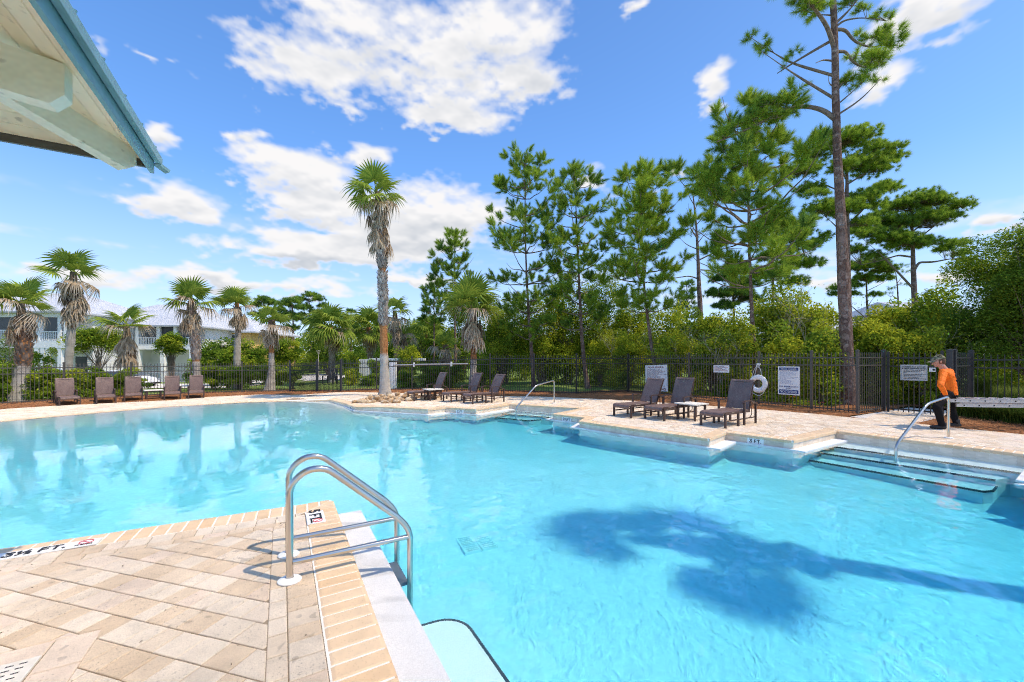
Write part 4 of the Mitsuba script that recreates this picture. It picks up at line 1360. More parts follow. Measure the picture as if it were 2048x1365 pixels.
palm('leftmost palm with full tan skirt and flared grey foot before the left fence', 17.6, [(38, 803, .44), (41, 780, .35), (44, 745, .24), (48, 700, .215), (44, 640, .17), (40, 603, .13)], [(803, 0), (738, 0), (725, .42), (690, .45), (660, .9), (600, .9)], .95, 15, 13, 4, boots=[(738, 690, .35), (690, 640, .1)], seed=3, skirt=.75)
palm('tall leaning palm with shaggy brown skirt beside the white house', 23, [(137, 803, .27), (137, 735, .185), (141, 680, .19), (147, 600, .18), (147, 545, .14)], [(735, .0), (660, .15), (645, .5), (620, .95), (540, .95)], 1.15, 13, 20, 6, boots=[(650, 575, .25)], seed=5, skirt=1.9)
palm('short bent palm with ragged drooping dead fronds in front of the second house', 21, [(258, 790, .19), (257, 740, .155), (256, 690, .16), (251, 648, .11)], [(790, 0), (735, .05), (722, .9), (640, .95)], .95, 9, 18, 5, boots=[(725, 690, .1)], seed=8, skirt=1.2)
palm('palm with white booted trunk and red band behind the fifth lounge chair', 22, [(398, 790, .22), (394, 757, .17), (391, 700, .18), (385, 640, .17), (382, 602, .12)], [(790, 0), (727, 0), (722, .4), (712, .7), (640, .8), (600, .5)], 1.02, 16, 12, 4, boots=[(722, 640, .95), (640, 612, .3)], seed=11, skirt=.55)
palm('slim palm with whitewashed trunk left of the orange banded palm', 25.5, [(474, 792, .22), (474, 735, .20), (475, 690, .18), (477, 650, .17), (473, 607, .12)], [(790, 0), (700, 0), (655, .3), (640, .6), (600, .7)], 1.0, 13, 12, 4, boots=[(655, 618, .4)], seed=13, skirt=.6)
palm('palm with orange upper trunk and flared foot left of the lawn gate', 23.5, [(539, 783, .36), (541, 765, .24), (543, 740, .17), (543, 690, .135), (543, 640, .12)], [(783, 0), (712, .05), (703, .4), (668, .42), (655, .9), (640, .9)], .95, 11, 13, 3, boots=[(664, 645, .2)], seed=17, skirt=.7)
palm('green sabal palm with round crown behind the lawn bench', 34, [(664, 762, .26), (664, 720, .22), (663, 690, .22), (661, 655, .2)], [(762, .1), (700, .4), (655, .6)], 1.35, 34, 4, 3, shapes=SABAL, boots=[(738, 668, .85)], seed=19, elev=(-35, 80), skirt=.3, cat='palm tree')
palm('sabal palm partly hidden by the tall palm, with whitish crosshatched trunk', 38, [(742, 757, .26), (741, 720, .24), (739, 690, .24), (737, 655, .2)], [(757, .1), (700, .4), (655, .6)], 1.35, 30, 6, 3, shapes=SABAL, boots=[(724, 668, .85)], seed=23, elev=(-35, 80), skirt=.3)
palm('very tall palm standing in the stone pile at the pool edge', 18.0, [(770, 792, .37), (770, 784, .27), (769, 755, .205), (768, 710, .175), (767, 655, .17), (765, 560, .175), (763, 490, .19), (758, 430, .16), (755, 385, .11)],
     [(792, .1), (784, 0), (713, 0), (708, .42), (656, .44), (650, .95), (545, .95), (540, .4), (534, .95), (480, .95), (440, .9), (405, .8)], 0.97, 17, 21, 5, boots=[(654, 548, .95), (538, 470, .8)], seed=30, elev=(-20, 84), skirt=1.75)
palm('dark trunked palm with sparse crown and hanging dead fans just right of the tall palm', 30, [(795, 765, .22), (793, 700, .22), (791, 640, .18), (789, 622, .14)], [(765, .8), (620, .9)], 1.15, 9, 9, 5, boots=[(700, 640, .5)], seed=31, skirt=1.0)
palm('stubby palm with a dark shaggy skirt behind the white pole', 32, [(808, 765, .22), (807, 700, .22), (808, 668, .16)], [(765, .8), (660, .9)], .95, 8, 14, 3, boots=(), seed=37, skirt=1.2)
palm('small green sabal palm against the dark trees above the middle loungers', 36, [(860, 765, .26), (858, 715, .25), (854, 670, .2)], [(765, .5), (670, .6)], 1.2, 24, 6, 2, shapes=SABAL, boots=[(715, 680, .6)], seed=41, elev=(-30, 80), skirt=.4)
palm('low palm with grey dead fronds behind the white pole end', 28, [(893, 780, .2), (893, 735, .17), (891, 690, .12)], [(780, .7), (690, .9)], .98, 12, 11, 3, boots=[(715, 695, .2)], seed=43, skirt=.6)
palm('palm with broad drooping crown and orange trunk behind the rightmost middle lounger', 22, [(945, 783, .24), (946, 750, .19), (947, 720, .17), (948, 670, .16), (943, 612, .12)], [(783, 0), (725, .05), (715, .42), (672, .44), (655, .9), (600, .9)], 1.3, 24, 16, 6, boots=[(668, 625, .3)], seed=47, elev=(-5, 80), skirt=.9)
palm('tall palm on the deck to the right, outside the view, that shades the water', 0, [(0, 0, .36), (0, 0, .2), (0, 0, .17), (0, 0, .18), (0, 0, .12)], [(0, 0), (6, 0), (8, .8), (12, .9)], .80, 0, 12, 0, trunk3=[(9.95, 2.70, -.05), (9.95, 2.7, 1.0), (9.95, 2.7, 5.0), (9.9, 2.72, 9.0), (9.85, 2.52, 12.5)], boots=[(9.5, 11.6, .6)], seed=53, elev=(-5, 80), skirt=2.4, fixed=[(90, 72), (270, 70), (0, 84), (180, 66), (150, 78), (300, 60), (60, 58), (100, 38, -1.3), (75, 22, -1.5), (265, 20, -1.4), (285, 8, -1.6), (250, 5, -1.8)])


# ---------------------------------------------------------------- pines
def needles(P, A, n, L, w, rs, hue, spread=(12, 75), tw=0.28):
    """foxtails of needles: at each point P along the axis A"""
    k = len(P)
    A = unit(A)
    s = rs.uniform(0, 1, (k, n))
    u = unit(np.cross(A, rs.randn(k, 3)))
    w_ = np.cross(A, u)
    ph = rs.uniform(0, 2 * PI, (k, n))
    th = np.radians(spread[0] + (spread[1] - spread[0]) * (1 - s) ** 1.0 * rs.uniform(.5, 1.1, (k, n)))
    d = np.cos(th)[..., None] * A[:, None] + np.sin(th)[..., None] * (np.cos(ph)[..., None] * u[:, None] + np.sin(ph)[..., None] * w_[:, None])
    b = P[:, None] + A[:, None] * (s * tw)[..., None]
    L_ = L * rs.uniform(.65, 1.1, (k, n))[..., None]
    d[..., 2] -= 0.10
    side = unit(np.cross(d, rs.randn(k, n, 3))) * w / 2
    v = np.stack([b - side, b + side, b + d * L_], 2).reshape(-1, 3)
    f = np.arange(len(v)).reshape(-1, 3)
    uv = np.stack([np.repeat(np.clip(hue + rs.randn(k) * .16, 0, .88), n), rs.uniform(0, 1, k * n)], 1)
    return v, f, np.repeat(uv, 3, 0)


def emit_tree(t, wood, tw, P, A, n, L, w, hue, rs, spread, twl, bark='mat_pine_bark'):
    wv, wf = wood.get()
    part(t, 'trunk', (wv, wf), bark, smooth=True, uv=wood.getuv())
    if tw.n:
        part(t, 'branches', tw.get(), 'mat_twig', smooth=False, uv=tw.getuv(), kind='stuff')
    if len(P):
        v, f, uv = needles(np.array(P), np.array(A), n, L, w, rs, hue, spread, twl)
        part(t, 'crown', (v, f), 'mat_needle', smooth=False, uv=uv)


def trunk_of(pts, r0, r1, seed, D=None):
    r = np.random.RandomState(seed)
    pts = np.array(pts)
    from scipy.interpolate import PchipInterpolator
    q = np.linspace(0, 1, len(pts)); s = np.linspace(0, 1, 26)
    p = np.stack([PchipInterpolator(q, pts[:, i])(s) for i in range(3)], 1)
    p[2:, :2] += np.cumsum(r.randn(24, 2) * .006, 0)
    rad = r0 + (r1 - r0) * s ** .8
    rad[0] *= 1.35; rad[1] *= 1.12
    return p, rad


def young_pine(label, D, trunk, r0, prof, v0, n_whorl, seed, hue=.45, L=.27, group=None, nn=165, density=2.1, w=.0115, name='pine_tree'):
    """prof: (v, half width in px) of the crown from its foot v0 to its tip"""
    t = thing(name, label, 'pine tree', group)
    rs = np.random.RandomState(seed)
    pts = [at(u, v, D) for u, v in trunk]
    pts[0][2] = float(hz(*pts[0][:2])) - .1
    p, rad = trunk_of(pts, r0, .02, seed)
    wood, tw, P, A, HU = MB(), MB(), [], [], []
    wood.tube(p, rad, 10, cap=False)
    zof = lambda v: CAM_H - (v - HY) / FL * D
    zt = zof(min(v for v, _ in prof)); z0 = zof(v0)
    pv = sorted((zof(v), h / FL * D) for v, h in prof)
    width = lambda z: float(np.interp(z, [a for a, _ in pv], [b for _, b in pv]))
    px = lambda z: np.array([np.interp(z, p[:, 2], p[:, 0]), np.interp(z, p[:, 2], p[:, 1]), z])
    z = z0
    az0 = rs.rand() * 6
    while z < zt - .15:
        nb = rs.randint(4, 6) if z < zt - 1 else 4
        for b in range(nb):
            az = az0 + b * 2 * PI / nb + rs.randn() * .3
            wd = width(z) * rs.choice([rs.uniform(.45, .85), rs.uniform(.85, 1.2)])
            if wd < .12: continue
            o = np.array([math.cos(az), math.sin(az), 0.0])
            rise = rs.uniform(-.05, .60) * (0.4 + (z - z0) / (zt - z0))
            s = np.linspace(0, 1, 7)
            bp = px(z) + o * (wd * s)[:, None] + np.array([0, 0, 1.0]) * (wd * (rise * s ** 1.5 + .25 * s ** 3))[:, None] + np.cumsum(rs.randn(7, 3) * .02 * wd, 0) * (s[:, None] > 0)
            tw.tube(bp, np.linspace(.018 + .012 * wd, .008, 7), 5, cap=False)
            if rs.rand() < .12 and z < zt - 1.0:
                continue
            nc = max(1, int((.8 + wd * 1.15) * density / 1.7 + rs.rand()))
            for k in range(nc):
                q = 1.0 if k == 0 else rs.uniform(.30, .92)
                i = min(5, int(q * 6)); base = bp[i] + (bp[i + 1] - bp[i]) * (q * 6 - i)
                out = unit(o * rs.uniform(.3, .9) + np.cross(o, [0, 0, 1]) * rs.uniform(-.8, .8) * (k > 0) + np.array([0, 0, rs.uniform(.15, .7)]))
                ln = rs.uniform(.10, .38) * (k > 0) * (.5 + .3 * wd)
                cc = base + out * ln
                if k: tw.tube([base, base + out * ln * .5 + [0, 0, -.03], cc], [.010, .008, .006], 3, cap=False)
                hc = rs.randn() * .17
                for j in range(rs.randint(4, 9)):
                    dv = unit(out * .8 + rs.randn(3) * .75 + np.array([0, 0, .45]))
                    e = cc + dv * rs.uniform(.03, .30) * np.array([1, 1, .85])
                    P.append(e); A.append(dv + np.array([0, 0, .35])); HU.append(hc)
        if z > z0 + (zt - z0) * .45:
            P.append(px(z + .1)); A.append(np.array([rs.randn() * .4, rs.randn() * .4, 1.0])); HU.append(0)
        z += rs.uniform(.36, .6) * (zt - z0) / (n_whorl * .48)
        az0 += 1.1
    for k in range(6):
        q = px(zt - .35) + rs.randn(3) * [.12, .12, .15]
        P.append(q); A.append(np.array([rs.randn() * .25, rs.randn() * .25, 1.0])); HU.append(0)
    emit_tree(t, wood, tw, P, A, nn, L, w, hue + np.array(HU), rs, (10, 78), .30)
    return t


def old_pine(label, D, trunk, r0, r1, clusters, seed, limbs=(), hue=.3, L=.19, nn=46, dens=1.0, w=.011, group=None, name='pine_tree', depth=1.0, tuft=None, dead=False, wood_bark='mat_pine_bark'):
    """a grown pine: clusters (u, v, radius px) of tufts on limbs that leave the trunk below them"""
    t = thing(name, label, 'pine tree', group)
    rs = np.random.RandomState(seed)
    pts = [at(u, v, D) for u, v in trunk]
    pts[0][2] = float(hz(*pts[0][:2])) - .1
    p, rad = trunk_of(pts, r0, r1, seed)
    wood, tw, P, A = MB(), MB(), [], []
    wood.tube(p, rad, 14 if r0 > .2 else 8, cap=False)
    px = lambda z: np.array([np.interp(z, p[:, 2], p[:, 0]), np.interp(z, p[:, 2], p[:, 1]), z])
    lp = []
    for lb in limbs:
        q = np.array([at(u, v, D) for u, v in lb[1:]])
        yaw = rs.uniform(-.7, .7) * depth
        q[:, 1] += (np.linspace(0, 1, len(q)) ** 1.0) * np.linalg.norm(q[-1] - q[0]) * yaw
        q = round_path(q, .35, 4)
        tw.tube(q, np.linspace(lb[0], lb[0] * .3, len(q)), 7, cap=False)
        lp.append(q)
    for u, v, rp in clusters:
        c = at(u, v, D); R = rp / FL * D
        if not lp or min(np.linalg.norm((q - c)[:, [0, 2]], axis=1).min() for q in lp) > R * 2.2:
            hd = np.hypot(*(c - px(c[2]))[:2])
            zb = min(max(c[2] - (.35 + .55 * rs.rand()) * (hd + .3), p[0, 2] + .3), p[-1, 2] - .05)
            c[1] += rs.uniform(-.6, .6) * max(hd, .8) * depth
            b = px(zb)
            mdl = b * .45 + c * .55 + np.array([0, 0, rs.uniform(-.15, .1) * hd])
            q = round_path([b, mdl, c], .6, 4)
            tw.tube(q, np.linspace(.02 + .010 * np.linalg.norm(c - b) * min(1, r0 * 4), .009, len(q)), 6, cap=False)
            lp.append(q)
        else:
            best = min(lp, key=lambda q: np.linalg.norm((q - c)[:, [0, 2]], axis=1).min())
            k = np.linalg.norm((best - c)[:, [0, 2]], axis=1).argmin()
            c[1] = best[k][1] + rs.uniform(-.3, .3) * R
        n = tuft or max(4, int(26 * dens * (R / .5) ** 2.0))
        allp = np.vstack(lp)
        for _ in range(n):
            o = unit(rs.randn(3)); o[2] = abs(o[2]) * .75 - .25 * (rs.rand() < .35)
            q = c + o * R * np.array([1.15, 1.15, .85]) * rs.uniform(.35, 1.1)
            P.append(q); A.append(o * .8 + np.array([0, 0, .55]) + (q - c) / R * .4)
            if rs.rand() < .6:
                j = np.linalg.norm(allp - c, axis=1).argmin()
                a0 = allp[j] if rs.rand() < .5 else c
                mm = (a0 + q) / 2 + [0, 0, -.08 * R]
                tw.tube([a0, mm, q], [.011, .009, .006], 3, cap=False)
    emit_tree(t, wood, tw, P, A, nn, L, w, hue, rs, (25, 110), .12, wood_bark)
    return t


# the tallest pine on the right, limb by limb
old_pine('tallest pine with bare reddish trunk and sparse high limbs, right of the rules signs', 14.1, [(1699, 815), (1691, 650), (1684, 480), (1679, 380), (1673, 230), (1667, 0), (1662, -160), (1660, -300)], .225, .05,
         [(1480, 238, 16), (1505, 222, 18), (1535, 212, 20), (1560, 190, 24), (1590, 185, 24), (1575, 215, 18), (1545, 235, 14), (1608, 205, 14),
          (1530, 18, 18), (1555, 5, 20), (1590, 8, 26), (1625, 25, 22), (1600, 40, 20), (1528, 40, 12), (1545, 70, 14), (1540, 85, 9), (1605, 95, 9), (1592, 108, 8),
          (1700, 12, 16), (1735, 15, 12), (1770, 25, 12), (1788, 28, 8), (1722, 68, 10), (1745, 75, 14), (1770, 60, 15), (1795, 62, 15), (1780, 95, 14), (1755, 112, 14), (1790, 85, 14), (1702, 122, 12), (1728, 135, 19), (1748, 138, 16), (1698, 165, 17), (1725, 160, 15), (1710, 178, 12), (1770, 152, 8),
          (1640, -40, 30), (1700, -60, 34), (1600, -60, 28), (1660, -150, 36), (1720, -140, 30), (1620, -140, 30), (1665, -230, 34), (1665, -300, 26)],
         59, limbs=[(.085, (1671, 240), (1655, 212), (1625, 197), (1590, 197), (1545, 222), (1500, 238), (1470, 245)), (.075, (1668, 96), (1645, 62), (1610, 38), (1575, 18), (1530, 5)), (.05, (1666, 80), (1628, 98), (1590, 118), (1575, 125)), (.035, (1664, 122), (1640, 126), (1619, 139)),
                      (.06, (1671, 60), (1692, 58), (1712, 82), (1745, 92), (1780, 84)), (.055, (1673, 104), (1688, 106), (1700, 132), (1720, 145), (1745, 140)), (.05, (1670, 48), (1690, 30), (1712, 2)), (.03, (1664, 31), (1636, 28)), (.022, (1668, 174), (1655, 170), (1651, 152)), (.05, (1676, 178), (1690, 160), (1700, 145)), (.04, (1671, 55), (1690, 38), (1730, 28), (1785, 32))], hue=.50, L=.22, nn=110, dens=1.7, w=.0105, depth=.6)
young_pine('leftmost of the tall young pines, its narrow top highest', 24, [(1068, 790), (1063, 700), (1056, 600), (1052, 500), (1051, 325)], .15, [(700, 40), (640, 75), (560, 84), (470, 74), (420, 72), (380, 55), (350, 30), (312, 8)], 680, 13, 61, hue=.42)
young_pine('second young pine, straight trunk right of the leftmost one', 23, [(1176, 790), (1166, 700), (1160, 600), (1156, 500), (1150, 360)], .15, [(690, 35), (620, 62), (520, 62), (450, 58), (400, 45), (365, 28), (345, 8)], 660, 12, 67, hue=.44)
young_pine('bright green young pine with candle-like tufts above the maroon rules sign', 20.5, [(1316, 788), (1309, 730), (1296, 640), (1286, 540), (1281, 372)], .14, [(640, 45), (600, 52), (560, 84), (500, 82), (450, 76), (410, 62), (385, 45), (357, 12)], 625, 11, 71, hue=.70, L=.30, nn=170)
young_pine('broad young pine with pale lower trunk behind the life ring', 17.0, [(1513, 800), (1509, 740), (1502, 620), (1497, 480), (1494, 255)], .15, [(600, 60), (560, 110), (500, 130), (430, 125), (370, 108), (310, 90), (265, 45), (238, 12)], 575, 13, 73, hue=.54, L=.31, nn=170)
young_pine('short dense pine behind the drooping palm, with upright tip', 30, [(912, 780), (911, 650), (911, 485)], .13, [(610, 48), (570, 52), (540, 42), (510, 30), (468, 8)], 625, 8, 79, hue=.36, L=.3)
young_pine('dark small pine at the left end of the woods, above the low palm', 33, [(868, 780), (868, 640), (867, 580)], .1, [(650, 18), (610, 26), (590, 18), (572, 8)], 650, 5, 83, hue=.2, L=.28)
old_pine('nearly dead dark pine with bare twigs between the bright and broad young pines', 27, [(1402, 790), (1401, 640), (1398, 560), (1394, 470), (1385, 385)], .26, .03,
         [(1398, 470, 16), (1408, 500, 14), (1420, 460, 12), (1385, 440, 8)], 89, limbs=[(.05, (1400, 560), (1380, 552), (1340, 558), (1325, 590)), (.05, (1399, 520), (1440, 500), (1470, 505)), (.05, (1401, 540), (1425, 545), (1450, 575)), (.04, (1396, 480), (1372, 462), (1358, 430)), (.03, (1390, 420), (1402, 390), (1405, 372)), (.03, (1388, 410), (1370, 395), (1366, 378)), (.03, (1393, 450), (1412, 425), (1418, 400)), (.035, (1397, 500), (1372, 490), (1352, 470)), (.03, (1386, 390), (1380, 375), (1383, 362)), (.03, (1395, 470), (1378, 445), (1374, 410))], hue=.3, nn=40, dens=.6)
old_pine('flat crowned pine showing on both sides of the tallest trunk', 28, [(1700, 800), (1697, 600), (1694, 400), (1694, 320)], .26, .06,
         [(1630, 330, 30), (1650, 300, 26), (1690, 285, 34), (1725, 275, 30), (1750, 305, 26), (1640, 370, 24), (1612, 300, 14), (1745, 345, 30), (1775, 320, 22), (1790, 300, 12), (1790, 372, 24), (1815, 352, 14), (1825, 350, 10), (1720, 330, 30), (1625, 430, 26), (1650, 420, 20), (1690, 425, 30), (1730, 400, 28), (1755, 410, 20), (1765, 380, 16), (1725, 450, 22), (1615, 400, 14), (1665, 345, 22)], 97, hue=.50, dens=1.5, L=.28, nn=85, w=.017)
old_pine('round crowned pine far right with a low right limb', 36, [(1833, 800), (1829, 600), (1826, 500), (1824, 420)], .30, .08,
         [(1830, 408, 34), (1795, 415, 28), (1865, 410, 28), (1890, 425, 20), (1765, 440, 26), (1800, 450, 30), (1840, 445, 34), (1875, 445, 20), (1745, 470, 22), (1780, 480, 28), (1815, 490, 30), (1850, 490, 24), (1720, 500, 20), (1755, 512, 16), (1890, 500, 14), (1905, 492, 18), (1925, 510, 14), (1938, 520, 9), (1700, 470, 16), (1912, 415, 10)], 101, limbs=[(.12, (1829, 540), (1838, 525), (1870, 524), (1900, 518), (1930, 516)), (.09, (1827, 515), (1800, 510), (1760, 522), (1730, 528))], hue=.40, dens=1.3, L=.32, nn=80, w=.020)
old_pine('small umbrella shaped pine just right of the tallest trunk', 40, [(1742, 800), (1739, 680), (1734, 600), (1733, 560)], .16, .05, [(1733, 535, 26), (1705, 540, 20), (1765, 545, 20), (1720, 560, 18), (1752, 560, 16), (1700, 575, 14), (1758, 590, 10), (1700, 592, 10), (1672, 580, 15), (1662, 592, 9), (1775, 560, 10)], 103, hue=.32, dens=1.1, L=.34, nn=60, w=.03)
old_pine('thin dead topped pine between the umbrella pine and the round one', 46, [(1800, 800), (1797, 620), (1790, 545)], .14, .04, [(1795, 535, 10), (1775, 548, 7), (1812, 545, 7), (1778, 580, 7), (1810, 570, 6), (1765, 590, 6)], 107, hue=.2, dens=.6, L=.34, nn=30, w=.02, limbs=[(.05, (1797, 600), (1775, 592), (1760, 610)), (.05, (1795, 570), (1812, 566))])
old_pine('pine with yellowish crown behind the broad young pine', 29, [(1548, 800), (1546, 640), (1545, 470)], .2, .05, [(1548, 445, 24), (1575, 455, 26), (1600, 470, 22), (1525, 465, 20), (1560, 485, 28), (1600, 500, 24), (1625, 490, 14), (1540, 515, 24), (1580, 530, 28), (1615, 535, 20), (1635, 480, 9), (1550, 555, 24), (1595, 565, 20), (1520, 550, 18)], 109, hue=.56, dens=1.3, L=.30, nn=80, w=.018)
old_pine('dark pine in the gap left of the broad young pine', 36, [(1468, 800), (1468, 640), (1467, 560)], .2, .05, [(1467, 545, 26), (1445, 560, 22), (1490, 570, 24), (1430, 590, 18), (1470, 590, 28), (1500, 600, 20), (1450, 615, 20)], 113, hue=.15, dens=1.2, L=.32, nn=65, w=.028)
young_pine('small dark conical pine far off between the bright young pine and the dead one', 48, [(1374, 790), (1374, 600), (1374, 568)], .12, [(650, 22), (610, 17), (562, 5)], 660, 7, 127, hue=.1, L=.4, w=.022, nn=60)
for i, (lab, D, tr, cl) in enumerate([
        ('tall thin far pine left of the sabal palms, standing clear of the woods', 62, [(622, 760), (621, 660), (618, 600)], [(620, 592, 13), (604, 600, 11), (636, 600, 11), (642, 612, 9), (610, 616, 12), (632, 626, 11), (600, 632, 10), (620, 645, 13), (645, 640, 8)]),
        ('far pine with wide crown behind the orange trunked palm', 58, [(588, 760), (587, 660), (585, 610)], [(586, 605, 14), (570, 612, 13), (602, 618, 10), (575, 632, 15), (594, 640, 13), (560, 640, 12), (582, 658, 13)]),
        ('far pine peeping out above the orange trunked palm', 60, [(528, 760), (528, 640), (528, 608)], [(528, 603, 13), (512, 612, 11), (545, 608, 12), (556, 620, 10), (535, 625, 13), (505, 630, 10)]),
        ('small far pine between the lamp post and the sabal palms', 64, [(702, 760), (702, 660), (701, 628)], [(701, 625, 8), (694, 638, 9), (709, 640, 9), (700, 652, 11), (712, 662, 10)])]):
    old_pine(lab, D, tr, .2, .06, cl, 131 + i, hue=.22, dens=.7, L=.45, nn=50, w=.045, group=None)


# ---------------------------------------------------------------- broadleaf trees, shrubs, hedges
def leaves(C, size, rs, hue, asp=0.5, flat=0.35, hv=.16):
    """one folded leaf at each point of C (its normal turned up)"""
    n = len(C)
    up = unit(rs.randn(n, 3) + np.array([0, 0, flat * 2.2]))
    d = unit(np.cross(up, rs.randn(n, 3)))
    s = np.cross(up, d)
    L = size * rs.uniform(.65, 1.25, n)[:, None]
    w = L * asp * .5
    v = np.stack([C - d * L * .5, C + s * w - up * L * .06, C + d * L * .5, C - s * w - up * L * .06], 1).reshape(-1, 3)
    i = np.arange(n)[:, None] * 4
    f = np.vstack([i + [0, 1, 2], i + [0, 2, 3]])
    uv = np.repeat(np.stack([np.clip(hue + rs.randn(n) * hv, 0, 1), rs.rand(n)], 1), 4, 0)
    return v, f, uv


def crown_points(c, R, n, rs, lumps, full=False):
    """points in clumps over an ellipsoid: dense at the clumps' outsides"""
    o = unit(rs.randn(lumps, 3)); o[:, 2] = o[:, 2] if full else np.where(o[:, 2] < -.35, -o[:, 2], o[:, 2])
    if full:
        ph, ro = rs.uniform(0, 2 * PI, lumps), rs.uniform(.25, .80, lumps)
        o = np.stack([np.cos(ph) * ro, np.sin(ph) * ro, rs.uniform(-.85, .74, lumps)], 1) / .56
    cc = c + o * R * rs.uniform(.35, .78, (lumps, 1))
    rr_ = np.array([.42, .42, .36]) * R * rs.uniform(.6, 1.25, (lumps, 1))
    if full == 'boxy':
        rr_ *= .72
    k = rs.randint(0, lumps, n)
    d = unit(rs.randn(n, 3)); d[:, 2] = np.where(rs.rand(n) < .55, np.abs(d[:, 2]), d[:, 2])
    return cc[k] + d * rr_[k] * (rs.uniform(0, 1, (n, 1)) ** .35), k, cc


NB = [0]


def bush(label, cat, u, vtop, D, hw, n, leaf=.09, hue=.5, lumps=26, name='shrub', bottom=None, trunk=True, asp=.5, group=None, deep=.8, flat=.35, hv=.16, seed=None, base_v=None, boxy=False):
    """a shrub or tree at column u and distance D, hw px half wide, its top at row vtop; bottom: height of the crown's underside (m)"""
    NB[0] += 1
    rs = np.random.RandomState(seed or 500 + NB[0])
    t = thing(name, label, cat, group)
    g = dep(u, D)
    zt = CAM_H - (vtop - HY) / FL * D
    zb = g[2] + (bottom if bottom is not None else -.05)
    R = np.array([hw / FL * D, hw / FL * D * deep, (zt - zb) / 2])
    c = np.array([g[0], D, (zt + zb) / 2])
    n = int(n * 1.45); lumps = int(lumps * 1.3); leaf *= 1.28
    P, k, cc = crown_points(c, R, n, rs, lumps, 'boxy' if boxy else bottom is None or bottom < .5)
    P[:, 2] = np.maximum(P[:, 2], g[2] + .02 + .1 * rs.rand(n))
    hs = np.clip(hue + rs.randn(lumps) * .2, 0, 1)
    v, f, uv = leaves(P, leaf, rs, hs[k], asp, flat, hv)
    part(t, 'crown' if trunk else 'foliage', (v, f), 'mat_leaf', smooth=False, uv=uv)
    m = MB()
    st = max(1, min(4, int(R[0] * 2)))
    tall = bottom is not None and bottom > .9
    if tall: st = 3
    roots = [g + [rs.uniform(-.25, .25) * R[0] * .6, rs.uniform(-.2, .2) * R[1] * .6, -.05] for _ in range(st)]
    for i in range(lumps):
        b = roots[i % st]
        top = cc[i]
        md = b * .45 + top * .55 + [0, 0, .12 * (top[2] - b[2])]
        md[:2] = b[:2] * .6 + top[:2] * .4
        r0 = .010 + .007 * R[2]
        if tall:
            fk = b + [(b[0] - g[0]) * .8 + .05, (b[1] - g[1]) * .5, bottom * .9]
            if i < st: m.tube([b, b * .5 + fk * .5 + [.03, 0, 0], fk], [.03 + .02 * R[2], .028 + .018 * R[2], .02 + .014 * R[2]], 7, cap=False)
            m.tube([fk, fk * .5 + top * .5 + [0, 0, .1], top], [.02, .014, .006], 4, cap=False)
            continue
        m.tube(round_path([b, md, top], .5, 3), np.linspace(r0, .007, 6), 4, cap=False) if False else m.tube([b, b * .5 + md * .5, md, top], [r0, r0 * .8, r0 * .55, .006], 5, cap=False)
    m.part(t, 'trunk' if trunk else 'stems', 'mat_twig')
    return t


bank_D = lambda u, n: float(on_line(u, na(n, 0), EA)[1])
# the tall yellow green thicket behind the right fence, back row then front row
back = [(1005, 610, 52, .42, 'broad green tree between the drooping palm and the leftmost young pine'), (1085, 612, 50, .60, 'yellow green tree just right of the leftmost young pine trunk'), (1135, 585, 44, .35, 'dark broadleaf tree between the two left young pine trunks'),
        (1200, 562, 46, .40, 'tall glossy leaved tree right of the second young pine trunk'), (1262, 615, 40, .72, 'bright yellow green tree left of the bright young pine trunk'), (1335, 628, 44, .68, 'yellowish tree right of the bright young pine trunk'), (1405, 640, 42, .55, 'round green tree in front of the dead pine'),
        (1455, 640, 40, .66, 'yellow green tree left of the pale pine trunk'), (1555, 600, 52, .66, 'airy yellowish tree right of the pale pine trunk'), (1625, 640, 44, .62, 'low spreading tree left of the tallest trunk'), (1745, 650, 48, .68, 'bright yellow green tree right of the tallest trunk'),
        (1815, 615, 52, .70, 'tall yellow green tree above the black gate'), (1885, 600, 46, .52, 'olive green tree above the person in orange')]
for k, (u, vt, hw, hue, lab) in enumerate(back):
    bush(lab, 'tree', u, vt - 14, min(27, bank_D(u, 19.5 if u < 1700 else 22.5)), hw * 1.15, 13000, .105, hue + .10, 44, name='broadleaf_tree', bottom=.2, hv=.2)
front = [(1000, 690, 34, .35, 'deep green shrub behind the fence, right of the drooping palm'), (1045, 695, 34, .62, 'glossy yellow green shrub left of the first pine trunk'), (1100, 690, 36, .50, 'leafy shrub behind the far grab rail'), (1145, 700, 30, .58, 'green shrub against the fence left of the second pine trunk'),
         (1205, 690, 36, .66, 'light green shrub behind the fence right of the second pine trunk'), (1258, 690, 34, .45, 'dense shrub behind the fence left of the maroon sign'), (1350, 690, 40, .70, 'yellow green shrub behind the fence right of the maroon sign'), (1420, 690, 40, .62, 'shrub with pale twigs behind the small notice'),
         (1478, 690, 34, .62, 'shrub just left of the life ring behind the fence'), (1560, 680, 44, .66, 'yellow green shrub behind the navy rules sign'), (1640, 672, 44, .70, 'bright shrub behind the fence left of the tallest trunk'), (1735, 675, 34, .52, 'shaded shrub behind the side panel left of the black gate'),
         (1790, 680, 40, .74, 'bright yellow green shrub behind the left of the black gate'), (1850, 672, 36, .70, 'yellow green shrub behind the closing time sign')]
front = [q if len(q) == 5 else q for q in front]
for u, vt, hw, hue, lab in front:
    bush(lab, 'shrub', u, vt - 22, bank_D(u, 16.9 if u < 1700 else 19.2), hw * 1.1, 6500, .085, hue + .08, 26, trunk=False, asp=.55, hv=.2)
bush('big dense feathery tree at the right edge, dark underneath', 'tree', 2072, 446, 13.3, 150, 84000, .075, .33, 130, name='broadleaf_tree', bottom=1.25, boxy=True, flat=.7, asp=.42, hv=.12)
bush('low lime green meadow shrub behind the right end of the black fence', 'shrub', 1990, 722, 19.0, 46, 6000, .07, .88, 22, trunk=False)
